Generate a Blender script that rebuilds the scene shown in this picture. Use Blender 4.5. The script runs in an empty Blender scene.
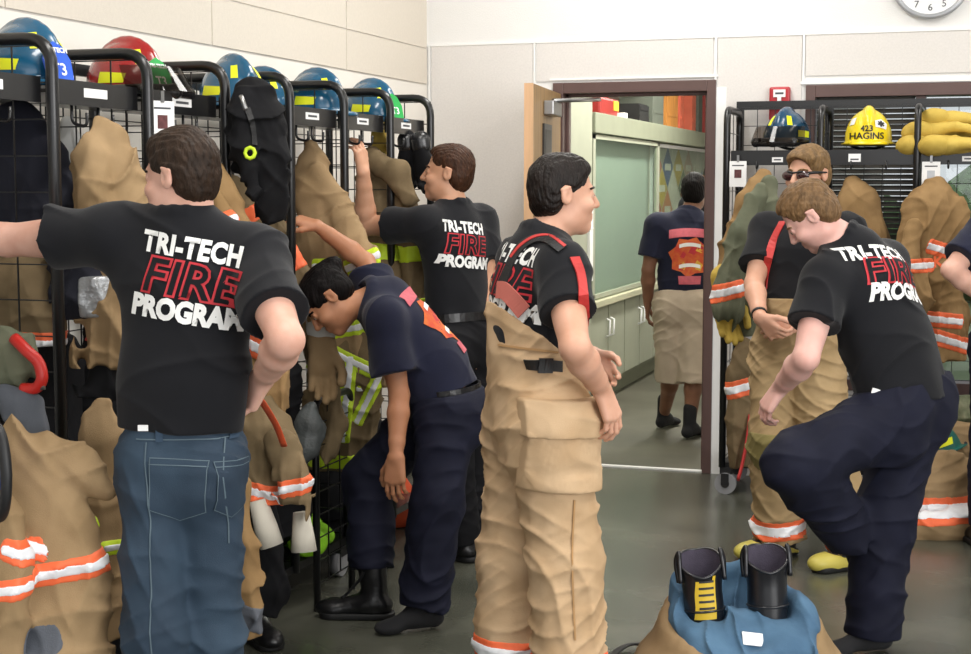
import bpy, bmesh, math, random
import numpy as np
from mathutils import Vector, Matrix
from mathutils.bvhtree import BVHTree
PI = math.pi
S = bpy.context.scene
COL = S.collection
rng = random.Random(7)

# ---------------------------------------------------------------- camera frame
FPX, CX, CY, HY, EYE = 1500., 485.5, 327., 185., 1.6
PITCH = math.atan((CY - HY) / FPX)
YAW = math.atan(495 / math.hypot(FPX, CY - HY))
FH = np.array([-math.sin(YAW), math.cos(YAW), 0])      # heading of the camera
RT = np.array([math.cos(YAW), math.sin(YAW), 0])       # to its right
UZ = np.array([0, 0, 1.])
FW = FH * math.cos(PITCH) - UZ * math.sin(PITCH)
UP = FH * math.sin(PITCH) + UZ * math.cos(PITCH)
EYEP = np.array([0, 0, EYE])
def ray(x, y): return FW * FPX + RT * (x - CX) - UP * (y - CY)
def at(x, y, D):
    d = ray(x, y); return EYEP + d * D / (d @ FW)
def on_x(x, y, X): d = ray(x, y); return EYEP + d * X / d[0]
def on_y(x, y, Y): d = ray(x, y); return EYEP + d * Y / d[1]
def on_z(x, y, z=0.): d = ray(x, y); return EYEP + d * (z - EYE) / d[2]
def reach(p, x, y, L, near=True):
    """the point at bone length L from joint p that the photograph shows at x, y"""
    d = ray(x, y); d = d / np.linalg.norm(d); o = EYEP - np.array(p)
    b = o @ d; c = o @ o - L * L; q = b * b - c
    if q <= 0:
        e = EYEP + d * (-b) - p; return p + e / np.linalg.norm(e) * L
    return EYEP + d * (-b - math.sqrt(q) if near else -b + math.sqrt(q))
def unit(v): v = np.array(v, float); return v / np.linalg.norm(v)
A = lambda *v: np.array(v, float)

# ---------------------------------------------------------------- tags
def tag(o, label=None, cat=None, group=None, kind=None):
    if label: o['label'] = label
    if cat: o['category'] = cat
    if group: o['group'] = group
    if kind: o['kind'] = kind
    return o
def thing(name, label, cat, loc=(0, 0, 0), group=None):
    o = bpy.data.objects.new(name, None); COL.objects.link(o); o.location = tuple(loc)
    o.empty_display_size = .1
    return tag(o, label, cat, group)
def link(name, me, m, parent=None, label=None):
    o = bpy.data.objects.new(name, me); COL.objects.link(o)
    if m is not None: me.materials.append(m)
    if parent is not None:
        o.parent = parent
        r = parent
        off = Vector((0, 0, 0))
        while r is not None: off += r.location; r = r.parent
        me.transform(Matrix.Translation(-off))
    if label: o['label'] = label
    return o
def dup(root, loc=None, rotz=None, label=None, group=None, mats=None):
    def cp(o, par):
        c = o.copy(); COL.objects.link(c)
        if par is not None: c.parent = par
        if mats and o.type == 'MESH' and o.data.materials and o.data.materials[0].name in mats:
            c.data = o.data.copy(); c.data.materials[0] = mats[o.data.materials[0].name]
        for ch in list(o.children): cp(ch, c)
        return c
    c = cp(root, None)
    if loc is not None: c.location = tuple(loc)
    if rotz is not None: c.rotation_euler = (0, 0, rotz)
    if label: c['label'] = label
    if group: c['group'] = group
    return c

# ---------------------------------------------------------------- materials
def lin(c): return tuple((v / 255 / 12.92 if v / 255 <= .04045 else ((v / 255 + .055) / 1.055) ** 2.4) for v in c)
M = {}
def mat(name, rgb, rough=.7, metal=0., var=.08, vs=6., bump=0., bs=200., spec=.5, sheen=0., coat=0., alpha=None, stretch=None, rgb2=None, bump2=0., bs2=20., lo=.35, hi=.65):
    m = bpy.data.materials.new(name); m.use_nodes = True
    nt = m.node_tree; N = nt.nodes; Lk = nt.links; b = N['Principled BSDF']
    c = lin(rgb)
    b.inputs['Roughness'].default_value = rough; b.inputs['Metallic'].default_value = metal
    b.inputs['Specular IOR Level'].default_value = spec
    if sheen: b.inputs['Sheen Weight'].default_value = sheen
    if coat: b.inputs['Coat Weight'].default_value = coat; b.inputs['Coat Roughness'].default_value = .08
    tc = N.new('ShaderNodeTexCoord'); src = tc.outputs['Object']
    if stretch:
        mp = N.new('ShaderNodeMapping'); mp.inputs['Scale'].default_value = stretch
        Lk.new(src, mp.inputs['Vector']); src = mp.outputs['Vector']
    nz = N.new('ShaderNodeTexNoise'); nz.inputs['Scale'].default_value = vs; nz.inputs['Detail'].default_value = 5
    Lk.new(src, nz.inputs['Vector'])
    rp = N.new('ShaderNodeValToRGB'); e = rp.color_ramp.elements
    e[0].position = lo; e[1].position = hi
    c2 = lin(rgb2) if rgb2 else tuple(min(1, v * (1 + var)) for v in c)
    c1 = c if rgb2 else tuple(v * (1 - var) for v in c)
    e[0].color = (*c1, 1); e[1].color = (*c2, 1)
    Lk.new(nz.outputs['Fac'], rp.inputs['Fac']); Lk.new(rp.outputs['Color'], b.inputs['Base Color'])
    last = None
    for st, sc in ((bump, bs), (bump2, bs2)):
        if not st: continue
        n2 = N.new('ShaderNodeTexNoise'); n2.inputs['Scale'].default_value = sc; n2.inputs['Detail'].default_value = 3
        Lk.new(src, n2.inputs['Vector'])
        bp = N.new('ShaderNodeBump'); bp.inputs['Strength'].default_value = st; bp.inputs['Distance'].default_value = .01
        Lk.new(n2.outputs['Fac'], bp.inputs['Height'])
        if last: Lk.new(last, bp.inputs['Normal'])
        last = bp.outputs['Normal']
    if last: Lk.new(last, b.inputs['Normal'])
    M[name] = m
    return m
def glass(name, rgb, gloss=.1):
    m = bpy.data.materials.new(name); m.use_nodes = True; nt = m.node_tree; N = nt.nodes; N.remove(N['Principled BSDF'])
    t = N.new('ShaderNodeBsdfTransparent'); t.inputs['Color'].default_value = (*lin(rgb), 1); g = N.new('ShaderNodeBsdfGlossy'); g.inputs['Roughness'].default_value = .03
    lw = N.new('ShaderNodeLayerWeight'); lw.inputs['Blend'].default_value = .5; pw = N.new('ShaderNodeMath'); pw.operation = 'POWER'; pw.inputs[1].default_value = 4; mm = N.new('ShaderNodeMath'); mm.operation = 'MULTIPLY_ADD'; mm.inputs[1].default_value = .3; mm.inputs[2].default_value = .04; mx = N.new('ShaderNodeMixShader')
    nt.links.new(lw.outputs['Facing'], pw.inputs[0]); nt.links.new(pw.outputs[0], mm.inputs[0]); nt.links.new(mm.outputs[0], mx.inputs[0]); nt.links.new(t.outputs[0], mx.inputs[1]); nt.links.new(g.outputs[0], mx.inputs[2]); nt.links.new(mx.outputs[0], N['Material Output'].inputs['Surface'])
    M[name] = m; return m
def emis(name, rgb, st):
    m = mat(name, rgb, .5); b = m.node_tree.nodes['Principled BSDF']
    b.inputs['Emission Color'].default_value = (*lin(rgb), 1); b.inputs['Emission Strength'].default_value = st
    return m
mat('wall_white', (232, 231, 229), .8, var=.015, vs=3, bump=.15, bs=160)
mat('panel_grey', (222, 218, 214), .85, var=.03, vs=90, bump=.25, bs=420)
mat('panel_cream', (217, 209, 196), .85, var=.02, vs=60, bump=.2, bs=300)
mat('paint_cream', (234, 230, 222), .75, var=.015, vs=3, bump=.1, bs=150)
mat('trim_white', (240, 240, 238), .5, var=.01)
mat('concrete', (68, 70, 61), .26, var=.3, vs=1.7, bump=.03, bs=60, rgb2=(97, 97, 86), spec=.45, bump2=.02, bs2=4)
mat('hall_floor', (92, 90, 78), .45, var=.2, vs=2, bump=.04, bs=60)
mat('brown_metal', (92, 70, 66), .45, var=.05)
mat('door_wood', (150, 118, 74), .5, var=.14, vs=5, stretch=(6, 6, .6))
mat('door_edge', (212, 170, 130), .5, var=.08, vs=5, stretch=(6, 6, .6))
mat('steel', (150, 150, 150), .3, .9, var=.05)
mat('dark_metal', (60, 58, 56), .4, .6, var=.05)
mat('black_powder', (16, 16, 18), .3, 0, var=.06, spec=.6)
mat('black_matte', (20, 20, 22), .6, 0, var=.1)
mat('label_white', (238, 238, 238), .5, var=.01)
mat('label_ink', (70, 72, 76), .6, var=.01)
mat('case_green', (136, 140, 120), .55, var=.04)
mat('case_light', (160, 163, 145), .5, var=.03)
mat('counter', (190, 188, 160), .4, var=.04)
mat('poster_board', (196, 196, 180), .7, var=.08, vs=12)
mat('rubber_grey', (140, 140, 142), .6, var=.05)
mat('rubber_black', (24, 24, 26), .5, var=.1)
glass('case_glass', (240, 246, 242))
mat('frosted_board', (176, 184, 176), .6, var=.03)
glass('window_glass', (250, 252, 252))
mat('blind_slat', (70, 66, 60), .6, var=.06)
emis('tube_light', (255, 252, 235), 5.)
mat('alarm_red', (176, 34, 44), .35, var=.04)
mat('clock_face', (232, 233, 234), .4, var=.01)
mat('clock_rim', (176, 178, 182), .3, .4, var=.02)

# ---------------------------------------------------------------- polygon builder
class MB:
    def __init__(s): s.v = []; s.f = []; s.sm = []
    def add(s, vs, fs, smooth=False):
        o = len(s.v); s.v += [tuple(map(float, v)) for v in vs]; s.f += [tuple(i + o for i in f) for f in fs]; s.sm += [smooth] * len(fs)
        return s
    def box(s, lo, hi, R=None, c=None):
        vs = [(x, y, z) for x in (lo[0], hi[0]) for y in (lo[1], hi[1]) for z in (lo[2], hi[2])]
        if R is not None: vs = [np.array(c) + R @ np.array(v) for v in vs]
        return s.add(vs, [(0, 1, 3, 2), (4, 6, 7, 5), (0, 4, 5, 1), (2, 3, 7, 6), (0, 2, 6, 4), (1, 5, 7, 3)])
    def tube(s, pts, r, n=10, caps=True, closed=False, flat=None):
        pts = [np.array(p, float) for p in pts]; k = len(pts)
        rs = r if hasattr(r, '__len__') else [r] * k
        T = []
        for i in range(k):
            a = pts[(i - 1) % k] if closed or i > 0 else pts[i]; b = pts[(i + 1) % k] if closed or i < k - 1 else pts[i]
            T.append(unit(b - a))
        ref = A(0, 0, 1) if abs(T[0][2]) < .9 else A(1, 0, 0)
        u = unit(np.cross(T[0], ref)); vs = []
        for i in range(k):
            u = unit(u - T[i] * (u @ T[i])); w = np.cross(T[i], u)
            for j in range(n):
                a = 2 * PI * (j + .5) / n
                du, dw = math.cos(a), math.sin(a)
                if flat: du, dw = du * flat[0], dw * flat[1]
                vs.append(pts[i] + rs[i] * (u * du + w * dw))
        fs = []
        for i in range(k if closed else k - 1):
            for j in range(n):
                a = i * n + j; b = i * n + (j + 1) % n; i2 = (i + 1) % k
                fs.append((a, b, i2 * n + (j + 1) % n, i2 * n + j))
        o = len(s.v); s.add(vs, fs, n > 4)
        if caps and not closed:
            s.f.append(tuple(o + j for j in reversed(range(n)))); s.f.append(tuple(o + (k - 1) * n + j for j in range(n))); s.sm += [False, False]
        return s
    def cyl(s, a, b, r, n=20, r2=None): return s.tube([a, b], [r, r if r2 is None else r2], n)
    def disc(s, c, n, r, seg=28):
        n = unit(n); u = unit(np.cross(n, A(0, 0, 1) if abs(n[2]) < .9 else A(1, 0, 0))); w = np.cross(n, u); c = np.array(c)
        return s.add([c + r * (u * math.cos(2 * PI * i / seg) + w * math.sin(2 * PI * i / seg)) for i in range(seg)], [tuple(range(seg))])
    def ball(s, c, r, n=12, m=8, R=None):
        r = np.array(r if hasattr(r, '__len__') else (r, r, r)); vs = []; c = np.array(c)
        for i in range(m + 1):
            t = PI * i / m
            for j in range(n):
                p = 2 * PI * j / n; q = r * A(math.sin(t) * math.cos(p), math.sin(t) * math.sin(p), math.cos(t))
                vs.append(c + (R @ q if R is not None else q))
        fs = [(i * n + j, (i + 1) * n + j, (i + 1) * n + (j + 1) % n, i * n + (j + 1) % n) for i in range(m) for j in range(n)]
        return s.add(vs, fs, True)
    def mesh(s, name):
        me = bpy.data.meshes.new(name); me.from_pydata(s.v, [], s.f); me.validate()
        if len(me.polygons) == len(s.sm): me.polygons.foreach_set('use_smooth', s.sm)
        me.update(); return me
    def build(s, name, m, parent=None, label=None, bevel=0.):
        o = link(name, s.mesh(name), M[m] if isinstance(m, str) else m, parent, label)
        if bevel:
            bv = o.modifiers.new('bevel', 'BEVEL'); bv.width = bevel; bv.segments = 2; bv.limit_method = 'ANGLE'
        return o
def bend(pts, r, n=6):
    """polyline with its inner corners rounded to radius r"""
    pts = [np.array(p, float) for p in pts]; out = [pts[0]]
    for i in range(1, len(pts) - 1):
        a, b, c = pts[i - 1:i + 2]; d1 = unit(a - b); d2 = unit(c - b)
        rr = min(r, .45 * np.linalg.norm(a - b), .45 * np.linalg.norm(c - b))
        p, q = b + d1 * rr, b + d2 * rr
        for k in range(n + 1):
            t = k / n; out.append((1 - t) ** 2 * p + 2 * t * (1 - t) * b + t * t * q)
    return out + [pts[-1]]
def spline(pts, n=8):
    pts = [np.array(p, float) for p in pts]; P = [2 * pts[0] - pts[1]] + pts + [2 * pts[-1] - pts[-2]]; out = []
    for i in range(1, len(P) - 2):
        for k in range(n):
            t = k / n; a, b, c, d = P[i - 1:i + 3]
            out.append(.5 * (2 * b + (c - a) * t + (2 * a - 5 * b + 4 * c - d) * t * t + (3 * b - a - 3 * c + d) * t ** 3))
    return out + [pts[-1]]
def structure(name, mb, m, bevel=0.):
    return tag(mb.build(name, m, None, None, bevel), kind='structure')

# ---------------------------------------------------------------- soft solids: blended distance fields, meshed by surface nets
def snoise(p, freq, seed=0, n=5):
    r = np.random.RandomState(seed); out = np.zeros(len(p), np.float32)
    for i in range(n):
        d = r.normal(size=3); d *= freq * (.6 + .8 * r.rand()) / np.linalg.norm(d)
        out += np.sin(p @ d.astype(np.float32) * 6.2832 + r.rand() * 6.28)
    return out / n * 1.4
class Field:
    def __init__(s, lo, hi, h):
        s.h = h; s.lo = np.array(lo, float); s.n = np.maximum(np.ceil((np.array(hi) - s.lo) / h).astype(int) + 1, 4)
        s.a = np.full(s.n, .5, np.float32)
        s.ax = [(s.lo[i] + h * np.arange(s.n[i])).astype(np.float32) for i in range(3)]
    def copy(s):
        c = Field.__new__(Field); c.h, c.lo, c.n, c.ax = s.h, s.lo, s.n, s.ax; c.a = s.a.copy(); return c
    def region(s, lo, hi):
        i0 = np.clip(np.floor((np.array(lo) - s.lo) / s.h).astype(int), 0, s.n); i1 = np.clip(np.ceil((np.array(hi) - s.lo) / s.h).astype(int) + 1, 0, s.n)
        if (i1 <= i0).any(): return None, None
        sl = tuple(slice(a, b) for a, b in zip(i0, i1))
        return sl, (s.ax[0][sl[0]][:, None, None], s.ax[1][sl[1]][None, :, None], s.ax[2][sl[2]][None, None, :])
    def comb(s, sl, d, k, op):
        a = s.a[sl]
        if op == 'u':
            if k > 0:
                h = np.maximum(k - np.abs(a - d), 0) / k; s.a[sl] = np.minimum(a, d) - h * h * k * .25
            else: s.a[sl] = np.minimum(a, d)
        else:
            d = -d
            if k > 0:
                h = np.maximum(k - np.abs(a - d), 0) / k; s.a[sl] = np.maximum(a, d) + h * h * k * .25
            else: s.a[sl] = np.maximum(a, d)
    def cone(s, a, b, ra, rb=None, k=.01, flat=None, op='u', cuts=(), grow=0.):
        rb = ra if rb is None else rb; a = np.array(a, float); b = np.array(b, float); ra += grow; rb += grow
        m = max(ra, rb) + k + 3 * s.h
        sl, X = s.region(np.minimum(a, b) - m, np.maximum(a, b) + m)
        if sl is None: return s
        q = [X[i] - np.float32(a[i]) for i in range(3)]; e = b - a; f = 1.
        if flat:
            n = unit(flat[0]); g = 1 / flat[1] - 1; qn = q[0] * n[0] + q[1] * n[1] + q[2] * n[2]
            q = [q[i] + np.float32(n[i] * g) * qn for i in range(3)]; e = e + n * (e @ n) * g; f = (1 + flat[1]) / 2
        L = max(e @ e, 1e-9)
        t = np.clip((q[0] * np.float32(e[0]) + q[1] * np.float32(e[1]) + q[2] * np.float32(e[2])) / np.float32(L), 0, 1)
        d = np.sqrt((q[0] - t * np.float32(e[0])) ** 2 + (q[1] - t * np.float32(e[1])) ** 2 + (q[2] - t * np.float32(e[2])) ** 2) - (np.float32(ra) + t * np.float32(rb - ra))
        d = d * np.float32(f)
        for p0, n in cuts:
            n = unit(n); d = np.maximum(d, (X[0] - p0[0]) * n[0] + (X[1] - p0[1]) * n[1] + (X[2] - p0[2]) * n[2])
        s.comb(sl, d.astype(np.float32), k, op); return s
    def chain(s, pts, rs, k=.01, **kw):
        for i in range(len(pts) - 1): s.cone(pts[i], pts[i + 1], rs[i], rs[i + 1], k, **kw)
        return s
    def ell(s, c, r, R=None, k=.01, op='u', grow=0.):
        r = np.array(r, float) + grow; c = np.array(c, float); R = np.eye(3) if R is None else R
        m = np.abs(R) @ r + k + 3 * s.h
        sl, X = s.region(c - m, c + m)
        if sl is None: return s
        q = [X[i] - np.float32(c[i]) for i in range(3)]
        l = [q[0] * R[0, i] + q[1] * R[1, i] + q[2] * R[2, i] for i in range(3)]
        k0 = np.sqrt(sum((l[i] / r[i]) ** 2 for i in range(3))); k1 = np.sqrt(sum((l[i] / r[i] ** 2) ** 2 for i in range(3))) + 1e-6
        s.comb(sl, (k0 * (k0 - 1) / k1).astype(np.float32), k, op); return s
    def plane(s, p0, n, box=None):
        """keep only the side away from n (inside box when given)"""
        n = unit(n); sl, X = s.region(*box) if box else s.region(s.lo, s.lo + s.h * s.n)
        if sl is None: return s
        s.a[sl] = np.maximum(s.a[sl], ((X[0] - p0[0]) * n[0] + (X[1] - p0[1]) * n[1] + (X[2] - p0[2]) * n[2]).astype(np.float32)); return s
    def slab(s, c, n, w, box=None):
        n = unit(n); c = np.array(c); s.plane(c + n * w / 2, n); s.plane(c - n * w / 2, -n)
        if box is not None:
            for i in range(3):
                e = np.zeros(3); e[i] = 1; s.plane(box[1], e); s.plane(box[0], -e)
        return s
    def sphere_clip(s, c, r):
        X = s.region(s.lo, s.lo + s.h * s.n)[1]
        s.a = np.maximum(s.a, (np.sqrt((X[0] - c[0]) ** 2 + (X[1] - c[1]) ** 2 + (X[2] - c[2]) ** 2) - r).astype(np.float32)); return s
    def warp(s, fn, band=.03):
        i = np.nonzero(np.abs(s.a) < band)
        if len(i[0]) == 0: return s
        p = np.stack([s.ax[j][i[j]] for j in range(3)], 1); s.a[i] += fn(p).astype(np.float32); return s
    def grow(s, g): s.a -= g; return s
    def mesh(s, name, smooth=1):
        a = s.a; a[0] = a[-1] = .5; a[:, 0] = a[:, -1] = .5; a[:, :, 0] = a[:, :, -1] = .5
        b = a < 0; n = s.n - 1
        cnt = np.zeros(n, np.int8); off = [(x, y, z) for x in (0, 1) for y in (0, 1) for z in (0, 1)]
        for x, y, z in off: cnt += b[x:x + n[0], y:y + n[1], z:z + n[2]]
        I = np.stack(np.nonzero((cnt > 0) & (cnt < 8)), 1)
        me = bpy.data.meshes.new(name)
        if len(I) == 0: return me
        V = np.stack([a[I[:, 0] + x, I[:, 1] + y, I[:, 2] + z] for x, y, z in off], 1)
        P = np.zeros((len(I), 3)); C = np.zeros(len(I))
        for i in range(8):
            for j in range(i + 1, 8):
                d = np.array(off[j]) - np.array(off[i])
                if np.abs(d).sum() != 1: continue
                m = (V[:, i] < 0) != (V[:, j] < 0)
                t = V[m, i] / (V[m, i] - V[m, j]); P[m] += np.array(off[i]) + t[:, None] * d; C[m] += 1
        P = (P / C[:, None] + I) * s.h + s.lo
        ix = np.full(n, -1, np.int32); ix[tuple(I.T)] = np.arange(len(I)); Q = []
        for ax in range(3):
            o1, o2 = [(1, 2), (2, 0), (0, 1)][ax]
            sl0 = [slice(None)] * 3; sl1 = [slice(None)] * 3; sl0[ax] = slice(0, -1); sl1[ax] = slice(1, None)
            b0, b1 = b[tuple(sl0)], b[tuple(sl1)]
            for flip in (0, 1):
                e = np.stack(np.nonzero((b0 & ~b1) if not flip else (~b0 & b1)), 1)
                e = e[(e[:, o1] > 0) & (e[:, o2] > 0) & (e[:, o1] < n[o1]) & (e[:, o2] < n[o2])]
                d1 = np.zeros(3, int); d1[o1] = 1; d2 = np.zeros(3, int); d2[o2] = 1
                q = [ix[tuple((e - u).T)] for u in (d1 * 0, d1, d1 + d2, d2)]
                q = np.stack(q, 1)
                Q.append(q if not flip else q[:, ::-1])
        Q = np.concatenate(Q); Q = Q[(Q >= 0).all(1)]
        for _ in range(smooth):
            acc = np.zeros_like(P); cn = np.zeros(len(P))
            for i in range(4):
                u, v = Q[:, i], Q[:, (i + 1) % 4]
                for c in range(3): acc[:, c] += np.bincount(u, P[v, c], len(P)) + np.bincount(v, P[u, c], len(P))
                cn += np.bincount(u, minlength=len(P)) + np.bincount(v, minlength=len(P))
            P = P * .5 + .5 * acc / np.maximum(cn, 1)[:, None]
        me.vertices.add(len(P)); me.vertices.foreach_set('co', P.astype(np.float32).ravel())
        me.loops.add(len(Q) * 4); me.loops.foreach_set('vertex_index', Q.astype(np.int32).ravel())
        me.polygons.add(len(Q)); me.polygons.foreach_set('loop_start', np.arange(0, len(Q) * 4, 4, dtype=np.int32))
        me.polygons.foreach_set('use_smooth', np.ones(len(Q), bool))
        me.update(calc_edges=True); return me
    def build(s, name, m, parent=None, label=None, smooth=1):
        return link(name, s.mesh(name, smooth), M[m] if isinstance(m, str) else m, parent, label)
def box_of(pts, m):
    p = np.array(pts); return p.min(0) - m, p.max(0) + m
def frame(f, u):
    """columns right, forward, up"""
    f = unit(f); r = unit(np.cross(f, u)); return np.stack([r, f, np.cross(r, f)], 1)

# ---------------------------------------------------------------- flat marks laid onto curved surfaces
def text_mesh(body, size=1., bold=0., shear=0., sx=1., space=1.):
    cu = bpy.data.curves.new('lettering', 'FONT'); cu.body = body; cu.size = size; cu.offset = bold; cu.shear = shear
    cu.align_x = 'CENTER'; cu.space_character = space; cu.resolution_u = 3
    o = bpy.data.objects.new('lettering', cu); COL.objects.link(o)
    dg = bpy.context.evaluated_depsgraph_get(); me = bpy.data.meshes.new_from_object(o.evaluated_get(dg))
    bpy.data.objects.remove(o); bm = bmesh.new(); bm.from_mesh(me)
    for v in bm.verts: v.co.x *= sx
    return bm
def poly_bm(polys):
    bm = bmesh.new()
    for p in polys: bm.faces.new([bm.verts.new((x, y, 0)) for x, y in p])
    return bm
def wrap(bm, target, c, right, up, name, m, parent, lift=.002, step=.02, towards=None, label=None, reachd=.3):
    """lay a flat drawing (x right, y up, metres) onto target mesh objects along the inward direction"""
    c = np.array(c); right = unit(right); up = unit(np.array(up) - right * (np.array(up) @ right)); n = np.cross(right, up)
    xs = [v.co.x for v in bm.verts]; ys = [v.co.y for v in bm.verts]
    for ax, lo, hi in ((0, min(xs), max(xs)), (1, min(ys), max(ys))):
        k = int((hi - lo) / step)
        for i in range(1, k + 1):
            p = [0, 0, 0]; p[ax] = lo + step * i - step * .37; nn = [0, 0, 0]; nn[ax] = 1
            bmesh.ops.bisect_plane(bm, geom=bm.verts[:] + bm.edges[:] + bm.faces[:], plane_co=p, plane_no=nn)
    trees = []
    for t in (target if isinstance(target, (list, tuple)) else [target]):
        off = Vector((0, 0, 0)); r = t
        while r is not None: off += r.location; r = r.parent
        trees.append((BVHTree.FromPolygons([v.co + off for v in t.data.vertices], [p.vertices[:] for p in t.data.polygons]), off))
    n = Vector(n); el = {e: e.calc_length() for e in bm.edges}; lost = []
    for v in bm.verts:
        p = Vector(c + right * v.co.x + up * v.co.y) + n * reachd; best = None
        for tr, off in trees:
            o = p.copy()
            for _ in range(8):
                h = tr.ray_cast(o, -n, reachd * 2)
                if h[0] is None: break
                k = abs((h[0] - Vector(c)).dot(n))
                if h[1].dot(n) > .08 and (best is None or k < best[2]): best = (h[0], h[1], k)
                o = h[0] - n * .002
        if best: v.co = best[0] + (best[1] + n * .5).normalized() * lift
        else: lost.append(v)
    bmesh.ops.delete(bm, geom=list(set(lost)), context='VERTS')
    bad = {f for e in bm.edges if e in el and e.calc_length() > 2.6 * el[e] + .006 for f in e.link_faces}
    bmesh.ops.delete(bm, geom=list(bad), context='FACES')
    bmesh.ops.recalc_face_normals(bm, faces=bm.faces[:])
    me = bpy.data.meshes.new(name); bm.to_mesh(me); bm.free()
    for p in me.polygons: p.use_smooth = True
    return link(name, me, M[m], parent, label)
# ================================================================ THE ROOM
WX, WY = -3.06, 8.23          # left wall plane, back wall plane
RX, FY, CZ = 4.2, -2.2, 3.7   # right wall, open bay front, ceiling
structure('floor', MB().box((WX - .2, FY - 6, -.2), (RX + .2, WY + .06, 0)), 'concrete')
structure('ceiling', MB().box((WX - .2, FY, CZ), (RX + .2, WY + .2, CZ + .15)), 'wall_white')
b = MB().box((WX - .15, FY, 0), (WX, WY + .15, CZ))
structure('wall_left', b, 'paint_cream')
# back wall with a doorway (x -2.24..-1.40) and a wide window (x -.88..1.6)
DX0, DX1, DZ = -2.24, -1.43, 2.11
b = MB()
T = .15
b.box((WX, WY, 0), (DX0 - .03, WY + T, CZ)); b.box((DX0 - .03, WY, DZ + .03), (DX1 + .03, WY + T, CZ))
b.box((DX1 + .03, WY, 0), (-.90, WY + T, CZ)); b.box((-.90, WY, 2.13), (1.7, WY + T, CZ)); b.box((-.90, WY, 0), (1.7, WY + T, .5)); b.box((1.7, WY, 0), (RX, WY + T, CZ))
structure('wall_back', b, 'wall_white')
structure('wall_right', MB().box((RX, 2.5, 0), (RX + .15, WY + .15, CZ)), 'wall_white')
# tackable panels between the white joint beads
b = MB()
for x0, x1, z0 in ((WX + .03, -2.42, 0.1), (-1.375, -.925, .1)): b.box((x0, WY - .008, z0), (x1, WY, 2.395))
for x0, x1 in ((-2.40, -1.40), (-.905, 1.7)): b.box((x0, WY - .008, 2.18), (x1, WY, 2.395))
structure('trim_1', b, 'panel_grey')
b = MB()
b.box((WX, WY - .012, 2.395), (RX, WY, 2.407))
for x in (-2.41, -1.385, -.915): b.box((x - .006, WY - .012, 2.14 if x != -1.385 else 0), (x + .006, WY, 2.395))
b.box((WX + .012, WY - .012, 0), (WX + .024, WY, 2.395)); b.box((DX0 - .08, WY - .014, DZ + .075), (DX1 + .06, WY, DZ + .085))
b.box((-.93, WY - .014, 2.135), (1.7, WY, 2.15))
structure('trim_2', b, 'trim_white')
b = MB(); ys = [FY, 2.8, 4.25, 5.65, 7.05, WY - .02]
for i in range(5): b.box((WX, ys[i] + .004, 2.18), (WX + .008, ys[i + 1] - .004, 2.376))
structure('trim_3', b, 'panel_cream')
b = MB()
for i in range(5): b.box((WX, ys[i] + .004, 2.384), (WX + .008, ys[i + 1] - .004, 3.2))
structure('trim_4', b, 'panel_cream')
structure('baseboard_left', MB().box((WX, FY, 0), (WX + .012, WY, .1)), 'rubber_black')
structure('baseboard_back', MB().box((WX, WY - .012, 0), (DX0 - .08, WY, .1)), 'rubber_black')
# door frame
b = MB()
b.box((DX0 - .06, WY - .02, 0), (DX0, WY + T + .01, DZ + .06)); b.box((DX1, WY - .02, 0), (DX1 + .05, WY + T + .01, DZ + .06)); b.box((DX0, WY - .02, DZ), (DX1, WY + T + .01, DZ + .06))
b.box((DX0, WY + .05, 0), (DX0 + .018, WY + .09, DZ)); b.box((DX1 - .018, WY + .05, 0), (DX1, WY + .09, DZ)); b.box((DX0, WY + .05, DZ - .018), (DX1, WY + .09, DZ))
structure('trim_5', b, 'brown_metal', .003)
structure('trim_7', MB().box((DX1 + .052, WY - .011, 0), (DX1 + .105, WY - .007, 2.13)), 'trim_white')
structure('trim_6', MB().box((DX0, WY + .005, 0), (DX1, WY + .045, .008)), 'trim_white')
# door leaf, opened into the bay against the light
dr = thing('door_1', None, None, (DX0 - .0, WY - .025, 0)); dr['kind'] = 'structure'
lx0, lx1, ly0, ly1 = DX0 - .055, DX0 - .01, WY - .93, WY - .03
b = MB().box((lx0, ly0 + .002, .01), (lx1, ly1, DZ - .002)); o = b.build('door_leaf', 'door_wood', dr)
MB().box((lx0 - .001, ly0 - .003, .01), (lx1 + .001, ly0 + .004, DZ)).build('edge_band', 'door_edge', dr)
b = MB().box((lx1, ly0 + .28, 1.16), (lx1 + .012, ly0 + .52, 1.92)); wf = b.build('vision_frame', 'dark_metal', dr)
MB().box((lx1 + .008, ly0 + .31, 1.19), (lx1 + .014, ly0 + .49, 1.89)).build('pane', 'blind_slat', wf)
b = MB().box((lx1, WY - .62, 1.965), (lx1 + .055, WY - .34, 2.04)); cl = b.build('door_closer', 'steel', dr, None, .006)
MB().tube([(lx1 + .03, WY - .5, 2.045), (lx1 + .16, WY - .26, 2.06), (lx1 + .22, WY - .03, 2.075)], .011, 6).build('closer_arm', 'steel', cl)
MB().tube([(lx1 + .0, ly0 + .07, 1.0), (lx1 + .06, ly0 + .07, 1.0), (lx1 + .06, ly0 + .19, 1.0)], .011, 8).build('handle', 'steel', dr)

dr.rotation_euler = (0, 0, math.radians(6.5))
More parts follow.
